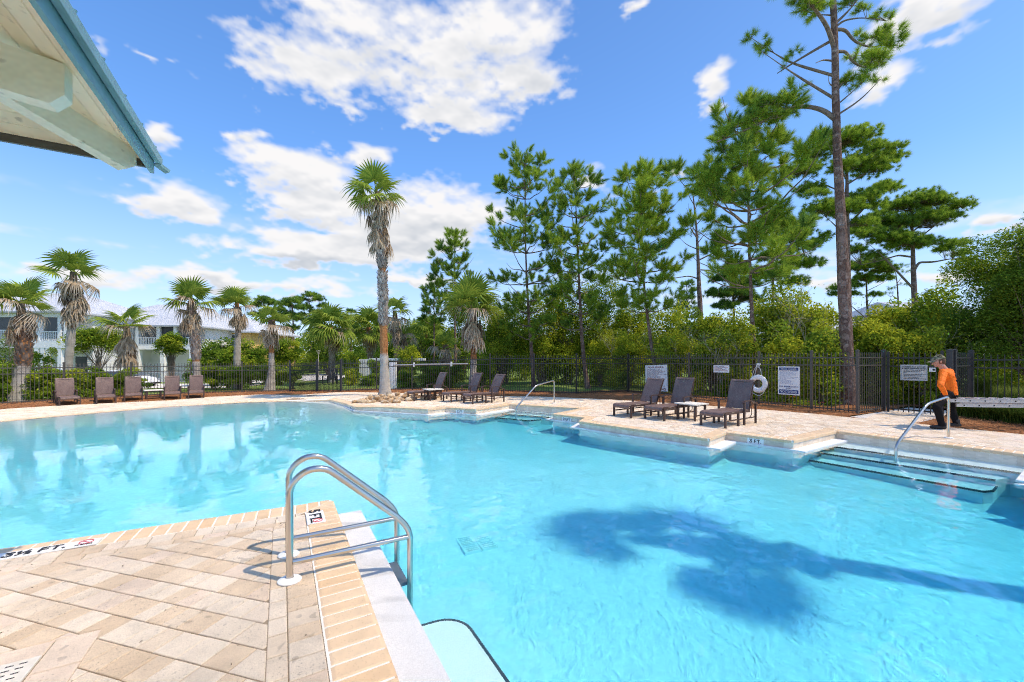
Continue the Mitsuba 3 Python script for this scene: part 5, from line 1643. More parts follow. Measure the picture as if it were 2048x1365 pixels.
bush('second lime green meadow shrub, cut by the right edge of the view', 'shrub', 2075, 715, 18.0, 50, 6000, .07, .84, 22, trunk=False)
# left: hedge behind the fence, trees round the houses
hl = ['hedge shrub at the far left end behind the leftmost palm', 'hedge shrub right of the leftmost palm, behind the fence', 'hedge shrub behind the nearest left lounge chair', 'yellow topped hedge shrub behind the second lounge chair', 'hedge shrub between the second and third lounge chairs', 'low hedge shrub left of the white car']
for (u, vt, hue), lab in zip([(-15, 738, .35), (75, 736, .42), (128, 737, .55), (178, 737, .60), (222, 742, .45), (248, 756, .40)], hl):
    D = float(on_line(u, FL_P[0], -dl)[1]) + 1.5
    bush(lab, 'shrub', u, vt, D, 36, 5600, .075, hue, 22, trunk=False, asp=.6)
hm = ['clipped shrub behind the fifth lounge chair, right of the booted palm', 'tall clipped shrub left of the fence post behind the lawn', 'big clipped shrub below the slim whitewashed palm', 'clipped shrub beside the flared foot of the orange banded palm']
for (u, vt, hw), lab in zip([(428, 728, 34), (480, 733, 34), (535, 731, 34), (582, 736, 24)], hm):
    bush(lab, 'shrub', u, vt, 24.5, hw, 5600, .08, .40, 22, trunk=False, asp=.6, bottom=.35)
bush('wide crepe myrtle tree in front of the gap between the houses', 'tree', 200, 648, 27, 56, 8000, .12, .46, 34, name='broadleaf_tree', bottom=1.4, flat=.8)
bush('second crepe myrtle, left of the booted palm', 'tree', 340, 664, 27, 34, 5000, .12, .42, 26, name='broadleaf_tree', bottom=1.5, flat=.8)
bush('greyish thin leaved shrub in front of the white house porch', 'shrub', 18, 655, 25, 34, 2600, .09, .38, 24, trunk=False)
bush('light green shrub right of the leftmost palm trunk, above the hedge', 'shrub', 82, 700, 24, 26, 2600, .09, .62, 16, trunk=False)
bl = [(425, 688, 33, 40, .36, 'dark green tree right of the booted palm, below the yellow house'), (500, 684, 34, 40, .42, 'green tree between the slim palm and the orange banded palm'), (560, 676, 36, 34, .55, 'bright green tree right of the orange banded palm'), (630, 700, 62, 40, .66, 'yellow green shrub beyond the road at the lamp post'),
      (455, 700, 30, 32, .46, 'rounded tree behind the dark lamp post')]
for u, vt, D, hw, hue, lab in bl:
    bush(lab, 'tree', u, vt, D, hw, 6500, .15, hue, 28, name='broadleaf_tree', bottom=.3)
# middle: behind the lawn and the white pole
ml = [(700, 708, 27.5, 20, .60, 'shrub left of the white enclosure', .10), (756, 722, 26, 22, .48, 'shrub in front of the white enclosure, left of the tall palm', .08), (702, 738, 25.5, 13, .96, 'variegated yellow shrub beside the gate', .08), (740, 750, 25, 20, .30, 'low dark shrub right of the variegated one', .07),
      (818, 692, 29, 24, .72, 'bright lime shrub above the white pole', .10), (815, 738, 24, 22, .30, 'dark shrub behind the first middle lounger', .08), (860, 728, 24, 26, .34, 'dark shrub behind the middle lounger', .08), (905, 728, 23.5, 24, .36, 'shrub behind the fence between palm trunks', .08), (968, 715, 23.5, 24, .42, 'shrub right of the orange trunked palm', .08),
      (660, 640, 52, 50, .28, 'dark wood edge tree behind the sabal palm', .22), (740, 635, 54, 46, .34, 'wood edge tree behind the half hidden sabal palm', .22), (800, 650, 42, 36, .25, 'dark tree behind the sparse palm', .18), (850, 628, 46, 46, .32, 'wood edge tree behind the small sabal palm', .2), (925, 590, 38, 48, .55, 'tall yellow green tree behind the short dense pine', .17), (880, 660, 34, 34, .48, 'mid green tree behind the low palm', .15), (985, 620, 34, 40, .48, 'tall green tree right of the drooping palm crown', .15)]
for u, vt, D, hw, hue, lab, lf in ml:
    far = D > 31
    bush(lab, 'tree' if far else 'shrub', u, vt, D, hw, 6500 if far else 3600, lf, hue, 26, name='broadleaf_tree' if far else 'shrub', trunk=far)

def twiggy(label, u, vtop, D, hw, seed):
    """a thin shrub of pale bare stems with a few leaves"""
    rs = np.random.RandomState(seed)
    t = thing('twiggy_shrub', label, 'shrub')
    g = dep(u, D); H = CAM_H - (vtop - HY) / FL * D - g[2]; W = hw / FL * D
    m, tips = MB(), []

    def grow(p, d, L, r, k):
        q = p + unit(d) * L
        md = (p + q) / 2 + rs.randn(3) * .06 * L
        m.tube([p, md, q], [r, r * .8, r * .6], 4, cap=False)
        if k == 0:
            tips.append(q); return
        for _ in range(rs.randint(2, 4)):
            grow(q if rs.rand() < .6 else md, unit(d) + rs.randn(3) * .42 + [0, 0, .12], L * rs.uniform(.5, .8), r * .6, k - 1)
    for _ in range(6):
        grow(g + [rs.uniform(-.2, .2), rs.uniform(-.1, .1), 0], np.array([rs.uniform(-1, 1) * W / H * 1.1, rs.uniform(-.3, .3), 1.0]), H * .42, .020, 4)
    m.part(t, 'stems', 'mat_pale_twig')
    q = np.repeat(np.array(tips), 5, 0) + rs.randn(len(tips) * 5, 3) * .10
    v, f, uv = leaves(q, .08, rs, .72)
    part(t, 'foliage', (v, f), 'mat_leaf', uv=uv)


procbsdf('mat_pale_twig', lambda p, n, uv: mx((0.32, 0.27, 0.21), (0.52, 0.47, 0.40), fb(p.x * 9, p.y * 9, p.z * 9, 3)), 0.9, 0.15)
for k, (u, vt, n_, hw, lab) in enumerate([(1245, 640, 17.2, 40, 'thin twiggy shrub of pale stems left of the maroon sign'), (1400, 650, 17.2, 44, 'twiggy shrub with pale bare stems above the small notice'), (1590, 580, 18.5, 46, 'tall airy shrub of pale branches above the navy rules sign'), (1885, 625, 20.5, 50, 'grey twiggy shrub above the head of the person'), (1440, 660, 16.6, 36, 'second pale stemmed shrub, left of the life ring pine')]):
    twiggy(lab, u, vt, bank_D(u, n_), hw, 300 + k)

# ---------------------------------------------------------------- far wood, grasses, mulch, lawn
rs = np.random.RandomState(77)
C, H = [], []
for k in range(300):
    az = math.radians(rs.uniform(-62, 62)); d = rs.uniform(72, 130)
    x, y = d * math.sin(az), d * math.cos(az)
    u = 1024 + FL * x / y
    h = rs.uniform(5.0, 9.5) * (1.0 if u > 480 else .75)
    n = 620
    c = np.array([x, y, h * .5 - .3])
    P, kk, _ = crown_points(c, np.array([rs.uniform(2.5, 4.5), 3.0, h * .5]), n, rs, 14, True)
    C.append(P); H.append(np.full(n, rs.uniform(.12, .5)))
C, H = np.vstack(C), np.concatenate(H)
v, f, uv = leaves(C, .55, rs, H, .6, .3)
put('far_woodland', (v, f), 'mat_leaf', uv=uv)
labels['far_woodland'] = {'label': 'distant green woodland closing the horizon behind the houses and trees', 'category': 'woodland', 'kind': 'stuff'}


def blades(P, L, w, rs, hue, lean=.5, seg=3, bright=(0, 1)):
    n = len(P)
    az = rs.uniform(0, 2 * PI, n)
    o = np.stack([np.cos(az), np.sin(az), np.zeros(n)], 1); s = np.stack([-np.sin(az), np.cos(az), np.zeros(n)], 1)
    L = L * rs.uniform(.55, 1.1, n)[:, None]; ln = lean * rs.uniform(.3, 1.3, n)[:, None]
    rows = []
    for q in np.linspace(0, 1, seg + 1):
        c = P + o * (L * ln * q ** 2) + np.array([0, 0, 1.0]) * L * (q - ln * .45 * q ** 2.5)
        ww = w * (1 - q) ** .6 / 2
        rows += [c - s * ww, c + s * ww]
    v = np.stack(rows, 1)
    k = v.shape[1]
    i = np.arange(n)[:, None] * k
    f = np.vstack([i + [a, a + 1, a + 3] for a in range(0, k - 2, 2)] + [i + [a, a + 3, a + 2] for a in range(0, k - 2, 2)])
    uv = np.repeat(np.stack([np.clip(hue + rs.randn(n) * .15, 0, 1), rs.uniform(*bright, n)], 1), k, 0)
    return v.reshape(-1, 3), f, uv


def clump(label, p, R, n, L, w, hue, lean=.7, name='grass_clump', cat='ornamental grass', seed=1):
    rs = np.random.RandomState(seed)
    t = thing(name, label, cat)
    a, r = rs.uniform(0, 2 * PI, n), R * np.sqrt(rs.rand(n))
    P = np.stack([p[0] + r * np.cos(a), p[1] + r * np.sin(a), np.full(n, p[2])], 1)
    v, f, uv = blades(P, L, w, rs, hue, lean)
    part(t, 'blades', (v, f), 'mat_grass', uv=uv)


for k, (u, v, lab) in enumerate([(1945, 838, 'dark strappy grass clump behind the ladder, next to the person'), (1990, 843, 'dark strappy grass clump in the middle under the ladder'), (2040, 850, 'dark strappy grass clump cut by the right edge'), (2095, 858, 'dark strappy grass clump just outside the right edge')]):
    clump(lab, gp(u, v), .28, 700, .72, .018, .12, .8, seed=200 + k)
for k, (u, D, lab) in enumerate([(1838, 14.6, 'tall tawny grass behind the black gate, left clump'), (1862, 14.2, 'tall tawny grass behind the black gate, right clump'), (1955, 14.5, 'tall pale grass behind the black fence')]):
    clump(lab, dep(u, D), .35, 900, 1.25, .012, .75, .35, seed=210 + k)
rf = thing('flowering_plant', 'small plant with red flowers at the fence foot right of the navy sign', 'flowering plant')
p0 = np.array([*on_line(1612, na(15.1, 0), EA), 0.0])
rs = np.random.RandomState(9)
v, f, uv = leaves(p0 + rs.randn(350, 3) * [.22, .16, .06] + [0, 0, .16], .06, rs, .4)
part(rf, 'foliage', (v, f), 'mat_leaf', uv=uv)
plain('mat_red_petal', (0.55, 0.02, 0.04), 0.6)
for q in [(-.28, .34), (-.20, .36), (.0, .2), (.05, .22), (.22, .20), (.28, .22)]:
    m = MB(); b = p0 + [q[0] * EN[0] - q[0] * EA[0], q[0] * -EA[1], q[1]]
    for a in range(6):
        o = np.array([math.cos(a * 1.05), math.sin(a * 1.05), .5]) * .035; s = np.cross(o, [0, 0, 1]) * .6
        m.add([b, b + o * .6 + s, b + o * 1.3, b + o * .6 - s], [[0, 1, 2, 3]])
    m.part(rf, 'flower', 'mat_red_petal')

BAND = Polygon(MULCH[:17] + [np.array(right_posts[-1]) + [.3, .1]] + [np.array(q) for q in right_posts[::-1][1:]] + [np.array(q) for q in FL_P[::-1]] + [L1[1], L1[0]]).buffer(0)
BAND2 = Polygon([MULCH[19], *MULCH[20:], [17, 4], G3, G2, G1]).buffer(0)
fence_line = LineString([L1[0] * 1.0, *L1[1:], *FL_P[4:], *right_posts, G0])
mul = fence_line.buffer(1.15).union(BAND).union(BAND2).union(LineString([G1, G2, G3]).buffer(1.9)).difference(deck_poly.buffer(0.0)).difference(pool_poly.buffer(.4)).difference(Polygon([FL_P[3] + [-.1, .35], FL_P[5] + [.1, .35], FL_P[5] + [1, 6], FL_P[3] + [-1, 6]]))
gatewalk = Polygon([na(14.0, 5.1), na(18.6, 5.1), na(18.6, 3.75), na(14.0, 3.75)])
structure('gate_path', prism(gatewalk, -.06, -.012), 'mat_concrete')
mul = mul.difference(gatewalk)
mm = MB()
for g in getattr(mul, 'geoms', [mul]):
    if g.geom_type != 'Polygon': continue
    for x in np.arange(-28, 20, 1.0):
        for y in np.arange(2, 26, 1.0):
            c = g.intersection(sbox(x, y, x + 1, y + 1))
            for q in getattr(c, 'geoms', [c]):
                if q.geom_type == 'Polygon' and q.area > 1e-3:
                    vv, ff = trimesh.creation.triangulate_polygon(q, engine='earcut')
                    for _ in range(1):
                        tm = trimesh.Trimesh(np.c_[vv, np.zeros(len(vv))], ff, process=False).subdivide().subdivide()
                    vv = tm.vertices
                    mm.add(np.c_[vv[:, :2], hz(vv[:, 0], vv[:, 1]) - .016 + .05 * ss(0, .5, shapely.distance(shapely.points(vv[:, 0], vv[:, 1]), deck_poly)) * (.6 + meshkit.fbm(np.c_[vv[:, :2] * 1.6, np.zeros(len(vv))], 3, 3))], tm.faces)
structure('mulch_bed', mm.get(), 'mat_mulch')
rs = np.random.RandomState(12)
mb = mul.bounds
S = np.c_[rs.uniform(mb[0], mb[2], 150000), rs.uniform(mb[1], mb[3], 150000)]
S = S[shapely.contains_xy(mul.buffer(.04), S[:, 0], S[:, 1])]
S = S[np.array([seen(s, 100) for s in S])][:26000]
n = len(S)
az = rs.uniform(0, 2 * PI, n); L = rs.uniform(.06, .16, n)
z = hz(S[:, 0], S[:, 1]) - .008 + .05 * ss(0, .5, shapely.distance(shapely.points(S[:, 0], S[:, 1]), deck_poly)) + rs.rand(n) * .05
d = np.stack([np.cos(az) * L, np.sin(az) * L, rs.uniform(-.02, .03, n)], 1); s = np.stack([-np.sin(az), np.cos(az), np.zeros(n)], 1) * .006
c = np.c_[S, z]
v = np.stack([c - d - s, c - d + s, c + d], 1).reshape(-1, 3)
put('pine_straw', (v, np.arange(len(v)).reshape(-1, 3)), 'mat_straw', uv=np.repeat(np.stack([rs.rand(n), rs.rand(n)], 1), 3, 0))
labels['pine_straw'] = {'label': 'loose red brown pine straw scattered over the mulch along the fence', 'category': 'pine straw', 'kind': 'stuff'}
n = 30000
u, D = rs.uniform(300, 1000, n), 22.6 + rs.rand(n) ** 1.5 * 14
P = np.stack([(u - 1024) / FL * D, D, hz((u - 1024) / FL * D, D) - .03], 1)
v, f, uv = blades(P, .09, .014, rs, .42, .6, 1, (.2, .9))
put('lawn_grass', (v, f), 'mat_grass', uv=uv)
n = 9000
u, D = rs.uniform(1905, 2300, n), rs.uniform(13.6, 21, n)
P = np.stack([(u - 1024) / FL * D, D, np.full(n, -.03)], 1)
v2, f2_, uv2 = blades(P, .75, .022, rs, .85, .5, 2, (.3, 1))
put('meadow_grass', (v2, f2_), 'mat_grass', uv=uv2)
labels['meadow_grass'] = {'label': 'tall lime green meadow grass behind the right fence', 'category': 'grass', 'kind': 'stuff'}
labels['lawn_grass'] = {'label': 'mown green lawn grass beyond the picket gate', 'category': 'grass', 'kind': 'stuff'}

# ---------------------------------------------------------------- pavilion roof corner, top left
procbsdf('mat_cream_board', lambda p, n, uv: mx((0.78, 0.66, 0.46), (0.84, 0.75, 0.57), uv.x) * (0.86 + .22 * fb(p.x * 5, p.y * 5, p.z * 5, 3)) * (1 - .35 * ms(.72, .9, fb(p.x * 18, p.y * 18, 2.0, 3))), 0.6, 0.3)
procbsdf('mat_beam', lambda p, n, uv: mx((0.70, 0.70, 0.55), (0.78, 0.78, 0.66), fb(p.x * 4, p.y * 4, p.z * 4, 3)) * (0.93 + .12 * nz(p.x * 60, p.y * 60, p.z * 60)) * (1 - .3 * ms(.74, .9, fb(p.x * 22, p.y * 22, p.z * 22, 2))), 0.6, 0.3)
procbsdf('mat_teal_metal', lambda p, n, uv: mx((0.12, 0.24, 0.26), (0.20, 0.34, 0.36), fb(p.x * 3, p.y * 3, p.z * 3, 3)) * (0.9 + .15 * nz(p.x * 40, p.y * 40, p.z * 40)), 0.4, 0.5)
ZE, PITCH = 2.98, 0.34
RC = np.array([-0.785, 3.60])                                        # the eaves' corner in the pool's axes (n, a)


def rp(n, a, z):
    return np.array([*na(n, a), z])


def rz(n, a):
    return ZE + PITCH * min(RC[0] - n, RC[1] - a)


roof = thing('pavilion_roof', 'cream boarded pavilion roof corner with teal metal edge, upper left', 'roof')
k = 0
w = .09
while k * w < 2.6:                                                   # boards under the right eave run along it, those under the left eave across
    d0, d1 = k * w + .0015, (k + 1) * w - .0015
    for side in (0, 1):
        z0, z1 = ZE + PITCH * d0, ZE + PITCH * d1
        if side == 0:
            q = [rp(RC[0] - d0, RC[1] - d0, z0), rp(RC[0] - d0, -3.2, z0), rp(RC[0] - d1, -3.2, z1), rp(RC[0] - d1, RC[1] - d1, z1)]
        else:
            q = [rp(RC[0] - d0, RC[1] - d0, z0), rp(-5.5, RC[1] - d0, z0), rp(-5.5, RC[1] - d1, z1), rp(RC[0] - d1, RC[1] - d1, z1)]
        up = np.array([0, 0, .018])
        m = MB(); m.add(q + [x + up for x in q], [[0, 1, 2, 3], [4, 7, 6, 5], [0, 4, 5, 1], [2, 6, 7, 3], [1, 5, 6, 2], [0, 3, 7, 4]], (random.Random(k * 2 + side).random(), .5))
        m.part(roof, 'board', 'mat_cream_board')
    k += 1
m = MB()
E0, up = .012, np.array([0, 0, .022])
for quad in ([rp(RC[0], RC[1], 0), rp(RC[0], -3.2, 0), rp(-4.2, -3.2, 0), rp(-4.2, RC[1] - (RC[0] + 4.2), 0)], [rp(RC[0], RC[1], 0), rp(-5.5, RC[1], 0), rp(-5.5, 0.2, 0), rp(-4.2, RC[1] - (RC[0] + 4.2), 0)]):
    o = []
    for q in quad:
        n_, a_ = q[:2] @ EN, q[:2] @ EA
        ex = .06
        n2, a2 = (n_ + ex if abs(n_ - RC[0]) < .01 else n_), (a_ + ex if abs(a_ - RC[1]) < .01 else a_)
        o.append(rp(n2, a2, rz(n_, a_) + .045 - (PITCH * ex if (n2 != n_ or a2 != a_) else 0)))
    m.add(o + [x + up for x in o], [[0, 1, 2, 3], [4, 7, 6, 5], [0, 4, 5, 1], [1, 5, 6, 2], [2, 6, 7, 3], [3, 7, 4, 0]])
m.part(roof, 'metal_sheet', 'mat_teal_metal')
for i in range(14):
    a_ = RC[1] - .10 - i * .30
    m = MB(); m.bar(rp(RC[0] + .058, a_, ZE + .054), rp(RC[0] - 1.6, a_, ZE + .054 + 1.645 * PITCH), .010, .020); m.part(roof, 'seam', 'mat_teal_metal')
m = MB(); m.bar(rp(RC[0] + .012, RC[1] + .02, ZE - .015), rp(RC[0] + .012, -3.2, ZE - .015), .022, .125); m.part(roof, 'fascia', 'mat_teal_metal', label='teal fascia board along the right eave')
m = MB(); m.bar(rp(RC[0] + .045, RC[1] + .05, ZE + .022), rp(RC[0] + .045, -3.2, ZE + .022), .03, .055); m.part(roof, 'drip_edge', 'mat_teal_metal')
m = MB(); m.bar(rp(RC[0] + .02, RC[1] + .012, ZE - .012), rp(-5.5, RC[1] + .012, ZE - .012), .022, .07); m.part(roof, 'drip_edge', 'mat_bronze', label='grey drip edge along the left eave')
m = MB(); m.bar(rp(RC[0] + .03, RC[1] + .03, ZE + .0), rp(RC[0] + .085, RC[1] + .075, ZE - .03), .05, .02); m.part(roof, 'corner_flashing', 'mat_teal_metal')


def rafter(n0, a0, n1, a1, depth, wd):
    """a beam under the boards with its end cut square"""
    z0, z1 = rz(n0, a0) - .004, rz(n1, a1) - .004
    m = MB()
    A, B_ = rp(n0, a0, 0)[:2], rp(n1, a1, 0)[:2]
    d = (B_ - A) / np.linalg.norm(B_ - A); s = np.array([-d[1], d[0]]) * wd / 2
    c = .05
    v = [[*(A + s), z0], [*(A - s), z0], [*(A - s), z0 - depth * .72], [*(A + s), z0 - depth * .72], [*(A + s + d * c), z0 - depth], [*(A - s + d * c), z0 - depth],
         [*(B_ + s), z1], [*(B_ - s), z1], [*(B_ - s), z1 - depth], [*(B_ + s), z1 - depth]]
    m.add(v, [[0, 3, 2], [0, 2, 1], [3, 4, 5], [3, 5, 2], [4, 9, 8], [4, 8, 5], [0, 6, 9], [0, 9, 4], [0, 4, 3], [1, 2, 5], [1, 5, 8], [1, 8, 7], [0, 1, 7], [0, 7, 6], [6, 7, 8], [6, 8, 9]])
    return m


for a_ in (2.72, 2.02, 1.32, .62, -.08):
    rafter(RC[0] - .10, a_, -3.1, a_, .20, .085).part(roof, 'rafter', 'mat_beam')
rafter(RC[0] - .07, RC[1] - .07, RC[0] - 2.4, RC[1] - 2.4, .15, .085).part(roof, 'hip_rafter', 'mat_beam')
for n_ in (-2.0, -2.8):
    rafter(n_, RC[1] - .12, n_, .9, .18, .085).part(roof, 'rafter', 'mat_beam')
m = MB(); m.bar(rp(-1.62, RC[1] - .9, ZE + .02), rp(-1.62, -3.0, ZE + .02), .12, .16); m.part(roof, 'plate', 'mat_beam')
m = MB(); m.bar(rp(-1.62, 2.76, ZE - .02), rp(-1.62, 2.76, -.02), .13, .13, up=(0, 1, 0)); 

# ---------------------------------------------------------------- houses
procbsdf('mat_siding', lambda p, n, uv: mx((0.70, 0.71, 0.71), (0.80, 0.80, 0.79), uv.x) * (0.93 + .1 * fb(p.x, p.y, p.z * 2, 3)), 0.6, 0.3)
procbsdf('mat_yellow_siding', lambda p, n, uv: mx((0.66, 0.43, 0.13), (0.72, 0.50, 0.18), uv.x) * (0.93 + .1 * fb(p.x, p.y, p.z * 2, 3)), 0.6, 0.3)
procbsdf('mat_metal_roof', lambda p, n, uv: mx((0.44, 0.46, 0.49), (0.52, 0.54, 0.56), fb(p.x * .7, p.y * .7, 1.0, 3)), 0.6, 0.3)
plain('mat_trim', (0.86, 0.86, 0.84), 0.5)
plain('mat_screen', (0.045, 0.05, 0.055), 0.25)
plain('mat_window', (0.05, 0.07, 0.09), 0.08, spec=0.8)
plain('mat_grey_wall', (0.30, 0.30, 0.31), 0.7)
plain('mat_tan_wall', (0.42, 0.36, 0.28), 0.7)


def siding(t, x0, x1, y, z0, z1, bs='mat_siding', name='siding', holes=()):
    """lapped boards on a wall plane facing the viewer"""
    r = random.Random(int(x0 * 10))
    m = MB()
    z = z0
    while z < z1 - .02:
        h = min(.19, z1 - z)
        m.add([[x0, y - .03, z], [x1, y - .03, z], [x1, y, z + h], [x0, y, z + h], [x0, y, z], [x1, y, z]], [[0, 1, 2, 3], [4, 5, 1, 0]], (r.random(), .5))
        z += h
    m.part(t, name, bs, kind='stuff')


def bx(t, name, x0, x1, y0, y1, z0, z1, bs, **kw):
    m = MB(); m.box(((x0 + x1) / 2, (y0 + y1) / 2, (z0 + z1) / 2), (x1 - x0, y1 - y0, z1 - z0))
    return m.part(t, name, bs, **kw)


def hip_roof(t, x0, x1, y0, y1, ze, zr, bs='mat_metal_roof', ins=None, over=.5, seam=True):
    x0, x1, y0, y1 = x0 - over, x1 + over, y0 - over, y1 + over
    i = ins if ins is not None else (y1 - y0) / 2
    yc = (y0 + y1) / 2
    v = [[x0, y0, ze], [x1, y0, ze], [x1, y1, ze], [x0, y1, ze], [x0 + i, yc, zr], [x1 - i, yc, zr]]
    v += [[p[0], p[1], p[2] - .14] for p in v[:4]]
    m = MB(); m.add(v, [[0, 1, 5], [0, 5, 4], [1, 2, 5], [2, 3, 4], [2, 4, 5], [3, 0, 4], [6, 7, 1], [6, 1, 0], [7, 8, 2], [7, 2, 1], [8, 9, 3], [8, 3, 2], [9, 6, 0], [9, 0, 3], [9, 8, 7], [9, 7, 6]])
    r = m.part(t, 'roof', bs)
    if False:
        m = MB(); x = x0 + .4
        while x < x1 - .2:
            f = min(1.0, (x - x0) / max(i, .1), (x1 - x) / max(i, .1))
            m.bar([x, y0, ze + .02], [x, y0 + (yc - y0) * f, ze + .02 + (zr - ze) * f], .04, .05)
            x += .6
        m.part(r, 'seams', bs, kind='stuff')
    return r


def window(t, x, z, w, h, y, frame='mat_trim'):
    k = bx(t, 'window', x - w / 2, x + w / 2, y - .05, y, z - h / 2, z + h / 2, 'mat_window')
    m = MB()
    for a, b, c, d in ((-w / 2 - .05, w / 2 + .05, h / 2, h / 2 + .09), (-w / 2 - .05, w / 2 + .05, -h / 2 - .09, -h / 2), (-w / 2 - .09, -w / 2, -h / 2, h / 2), (w / 2, w / 2 + .09, -h / 2, h / 2), (-w / 2, w / 2, -.025, .025)):
        m.box((x + (a + b) / 2, y - .06, z + (c + d) / 2), (b - a, .05, d - c))
    m.part(k, 'frame', frame)


def railing(t, x0, x1, y, z0, z1):
    r = bx(t, 'railing', x0, x1, y - .03, y + .03, z1 - .07, z1, 'mat_trim')
    bx(r, 'bottom_rail', x0, x1, y - .025, y + .025, z0, z0 + .06, 'mat_trim')
    m = MB(); x = x0 + .08
    while x < x1:
        m.box((x, y, (z0 + z1) / 2), (.05, .04, z1 - z0 - .1)); x += .16
    m.part(r, 'balusters', 'mat_trim', kind='stuff')


G = -.6
A = thing('white_house', 'white two storey house with porches and metal roof behind the leftmost palms', 'house')
y = 34.0
bx(A, 'wall', -53, -37.95, y + 2.2, y + 10, G, 5.75, 'mat_siding')
siding(A, -53, -37.95, y + 2.18, G, 5.6)
bx(A, 'floor_band', -53, -37.75, y - .1, y + 2.2, 2.62, 3.22, 'mat_trim')
bx(A, 'eave_beam', -53, -37.75, y - .05, y + 2.2, 5.25, 5.66, 'mat_trim')
for x0, x1 in ((-45.4, -42.1), (-39.72, -38.52), (-38.25, -37.98)):
    bx(A, 'screen', x0, x1, y + .05, y + .09, 3.3, 5.22, 'mat_screen')
for x in (-46.0, -41.6, -40.2, -38.4, -37.88):
    bx(A, 'column', x - .14, x + .14, y - .08, y + .2, 3.22, 5.25, 'mat_trim')
for x in (-45.0, -40.35, -39.85, -39.4, -38.4):
    bx(A, 'column', x - .16, x + .16, y - .08, y + .24, G, 2.62, 'mat_trim')
railing(A, -53, -41.75, y - .02, 3.26, 4.16); railing(A, -39.95, -37.9, y - .02, 3.26, 4.04)
for x in (-50, -43.5, -38.9):
    bx(A, 'door', x - .5, x + .5, y + 2.1, y + 2.2, G, 1.9, 'mat_screen')
hip_roof(A, -53, -37.9, y, y + 10, 5.72, 8.1, ins=4.6)
B_ = thing('grey_house', 'second house with wide grey metal roof and screened upper porch, between palms', 'house')
y = 40.0
bx(B_, 'wall', -44.5, -32.2, y + 2.0, y + 11, G, 5.0, 'mat_siding')
siding(B_, -44.5, -37.9, y, G, 2.5)
bx(B_, 'wall', -44.5, -37.9, y + .02, y + 2.0, G, 5.0, 'mat_siding')
siding(B_, -44.5, -37.9, y - .005, 2.9, 5.0)
bx(B_, 'floor_band', -37.9, -31.9, y - .1, y + 2, 2.65, 3.1, 'mat_trim')
bx(B_, 'screen', -36.6, -32.1, y + .1, y + .14, 3.1, 4.95, 'mat_screen')
for x in (-37.4, -35.3, -33.6, -32.0):
    bx(B_, 'column', x - .16, x + .16, y - .12, y + .2, 3.1, 5.0, 'mat_trim')
for x in (-37.4, -34.9, -32.0):
    bx(B_, 'column', x - .2, x + .2, y - .12, y + .28, G, 2.65, 'mat_trim')
railing(B_, -37.3, -32.1, y - .1, 3.12, 3.85)
bx(B_, 'door', -36.3, -35.5, y + 1.9, y + 2.0, G, 2.0, 'mat_window')
for x in (-43.3, -39.8):
    window(B_, x, 1.2, .75, 1.7, y); 
window(B_, -41.5, 4.0, .8, 1.3, y)
hip_roof(B_, -44.2, -32.0, y, y + 11, 5.05, 7.9, ins=4.4)
C_ = thing('yellow_house', 'yellow house with light metal roof partly hidden by trees', 'house')
y = 46.0
bx(C_, 'wall', -37.0, -30.0, y, y + 9, G, 4.9, 'mat_yellow_siding'); siding(C_, -37, -30, y - .01, G, 4.8, 'mat_yellow_siding')
bx(C_, 'wall', -40.5, -37.4, y - 3, y + 4, G, 2.4, 'mat_tan_wall')
window(C_, -35.6, 3.8, .9, 1.3, y); window(C_, -32.0, 3.8, .9, 1.3, y); window(C_, -33.8, 1.2, 1.2, 1.5, y)
hip_roof(C_, -39.2, -29.7, y, y + 9, 4.85, 6.9, ins=4.2)
D_ = thing('grey_gabled_house', 'grey house with white metal roof rising above the yellow shrubs on the right', 'house')
y = 46.0
bx(D_, 'wall', 45.4, 53, y, y + 9, -.3, 7.6, 'mat_grey_wall'); siding(D_, 45.4, 53, y - .01, 4, 7.5, 'mat_grey_wall')
window(D_, 48, 6.6, 1.0, 1.3, y)
hip_roof(D_, 45.4, 53, y, y + 9, 7.4, 8.9, ins=1.2)
E_ = thing('white_roofed_house', 'low house with bright white roof glimpsed left and right of the tallest trunk', 'house')
y = 48.0
bx(E_, 'wall', 35.5, 46, y, y + 9, -.3, 5.3, 'mat_tan_wall'); siding(E_, 35.5, 46, y - .01, 3, 5.2, 'mat_tan_wall')
window(E_, 37, 4.4, 1.0, .8, y)
hip_roof(E_, 35.5, 46, y, y + 9, 5.35, 7.4, ins=4.0)
W_ = thing('white_enclosure', 'low white walled enclosure with flat cap behind the shrubs and tall palm', 'enclosure')
p0, p1 = at(719, 718, 29), at(848, 718, 29)
bx(W_, 'pillar', p0[0], p0[0] + .72, 28.9, 29.6, -.2, 1.66, 'mat_trim')
bx(W_, 'cap', p0[0] + .75, p1[0], 28.85, 29.6, 1.56, 1.74, 'mat_trim')
q = at(784, 720, 22.3)
bx(W_, 'column', q[0] - .16, q[0] + .16, 22.35, 22.7, -.15, 1.52, 'mat_trim')

# ---------------------------------------------------------------- lamps, far fence, bench, car, roads
def lamp(label, u, v, D, bs):
    t = thing('street_lamp', label, 'street lamp')
    o = dep(u, D); zt = CAM_H - (v - HY) / FL * D
    m = MB(); m.tube([o + [0, 0, -.1], [o[0], o[1], zt - .42]], [.07, .05], 8); m.part(t, 'post', bs)
    ln = trimesh.creation.revolve(np.array([[0, -.42], [.10, -.42], [.17, -.12], [.24, -.10], [.20, -.04], [.05, .0], [0, .02]]), sections=12)
    part(t, 'lantern', (ln.vertices + [o[0], o[1], zt], ln.faces), bs)


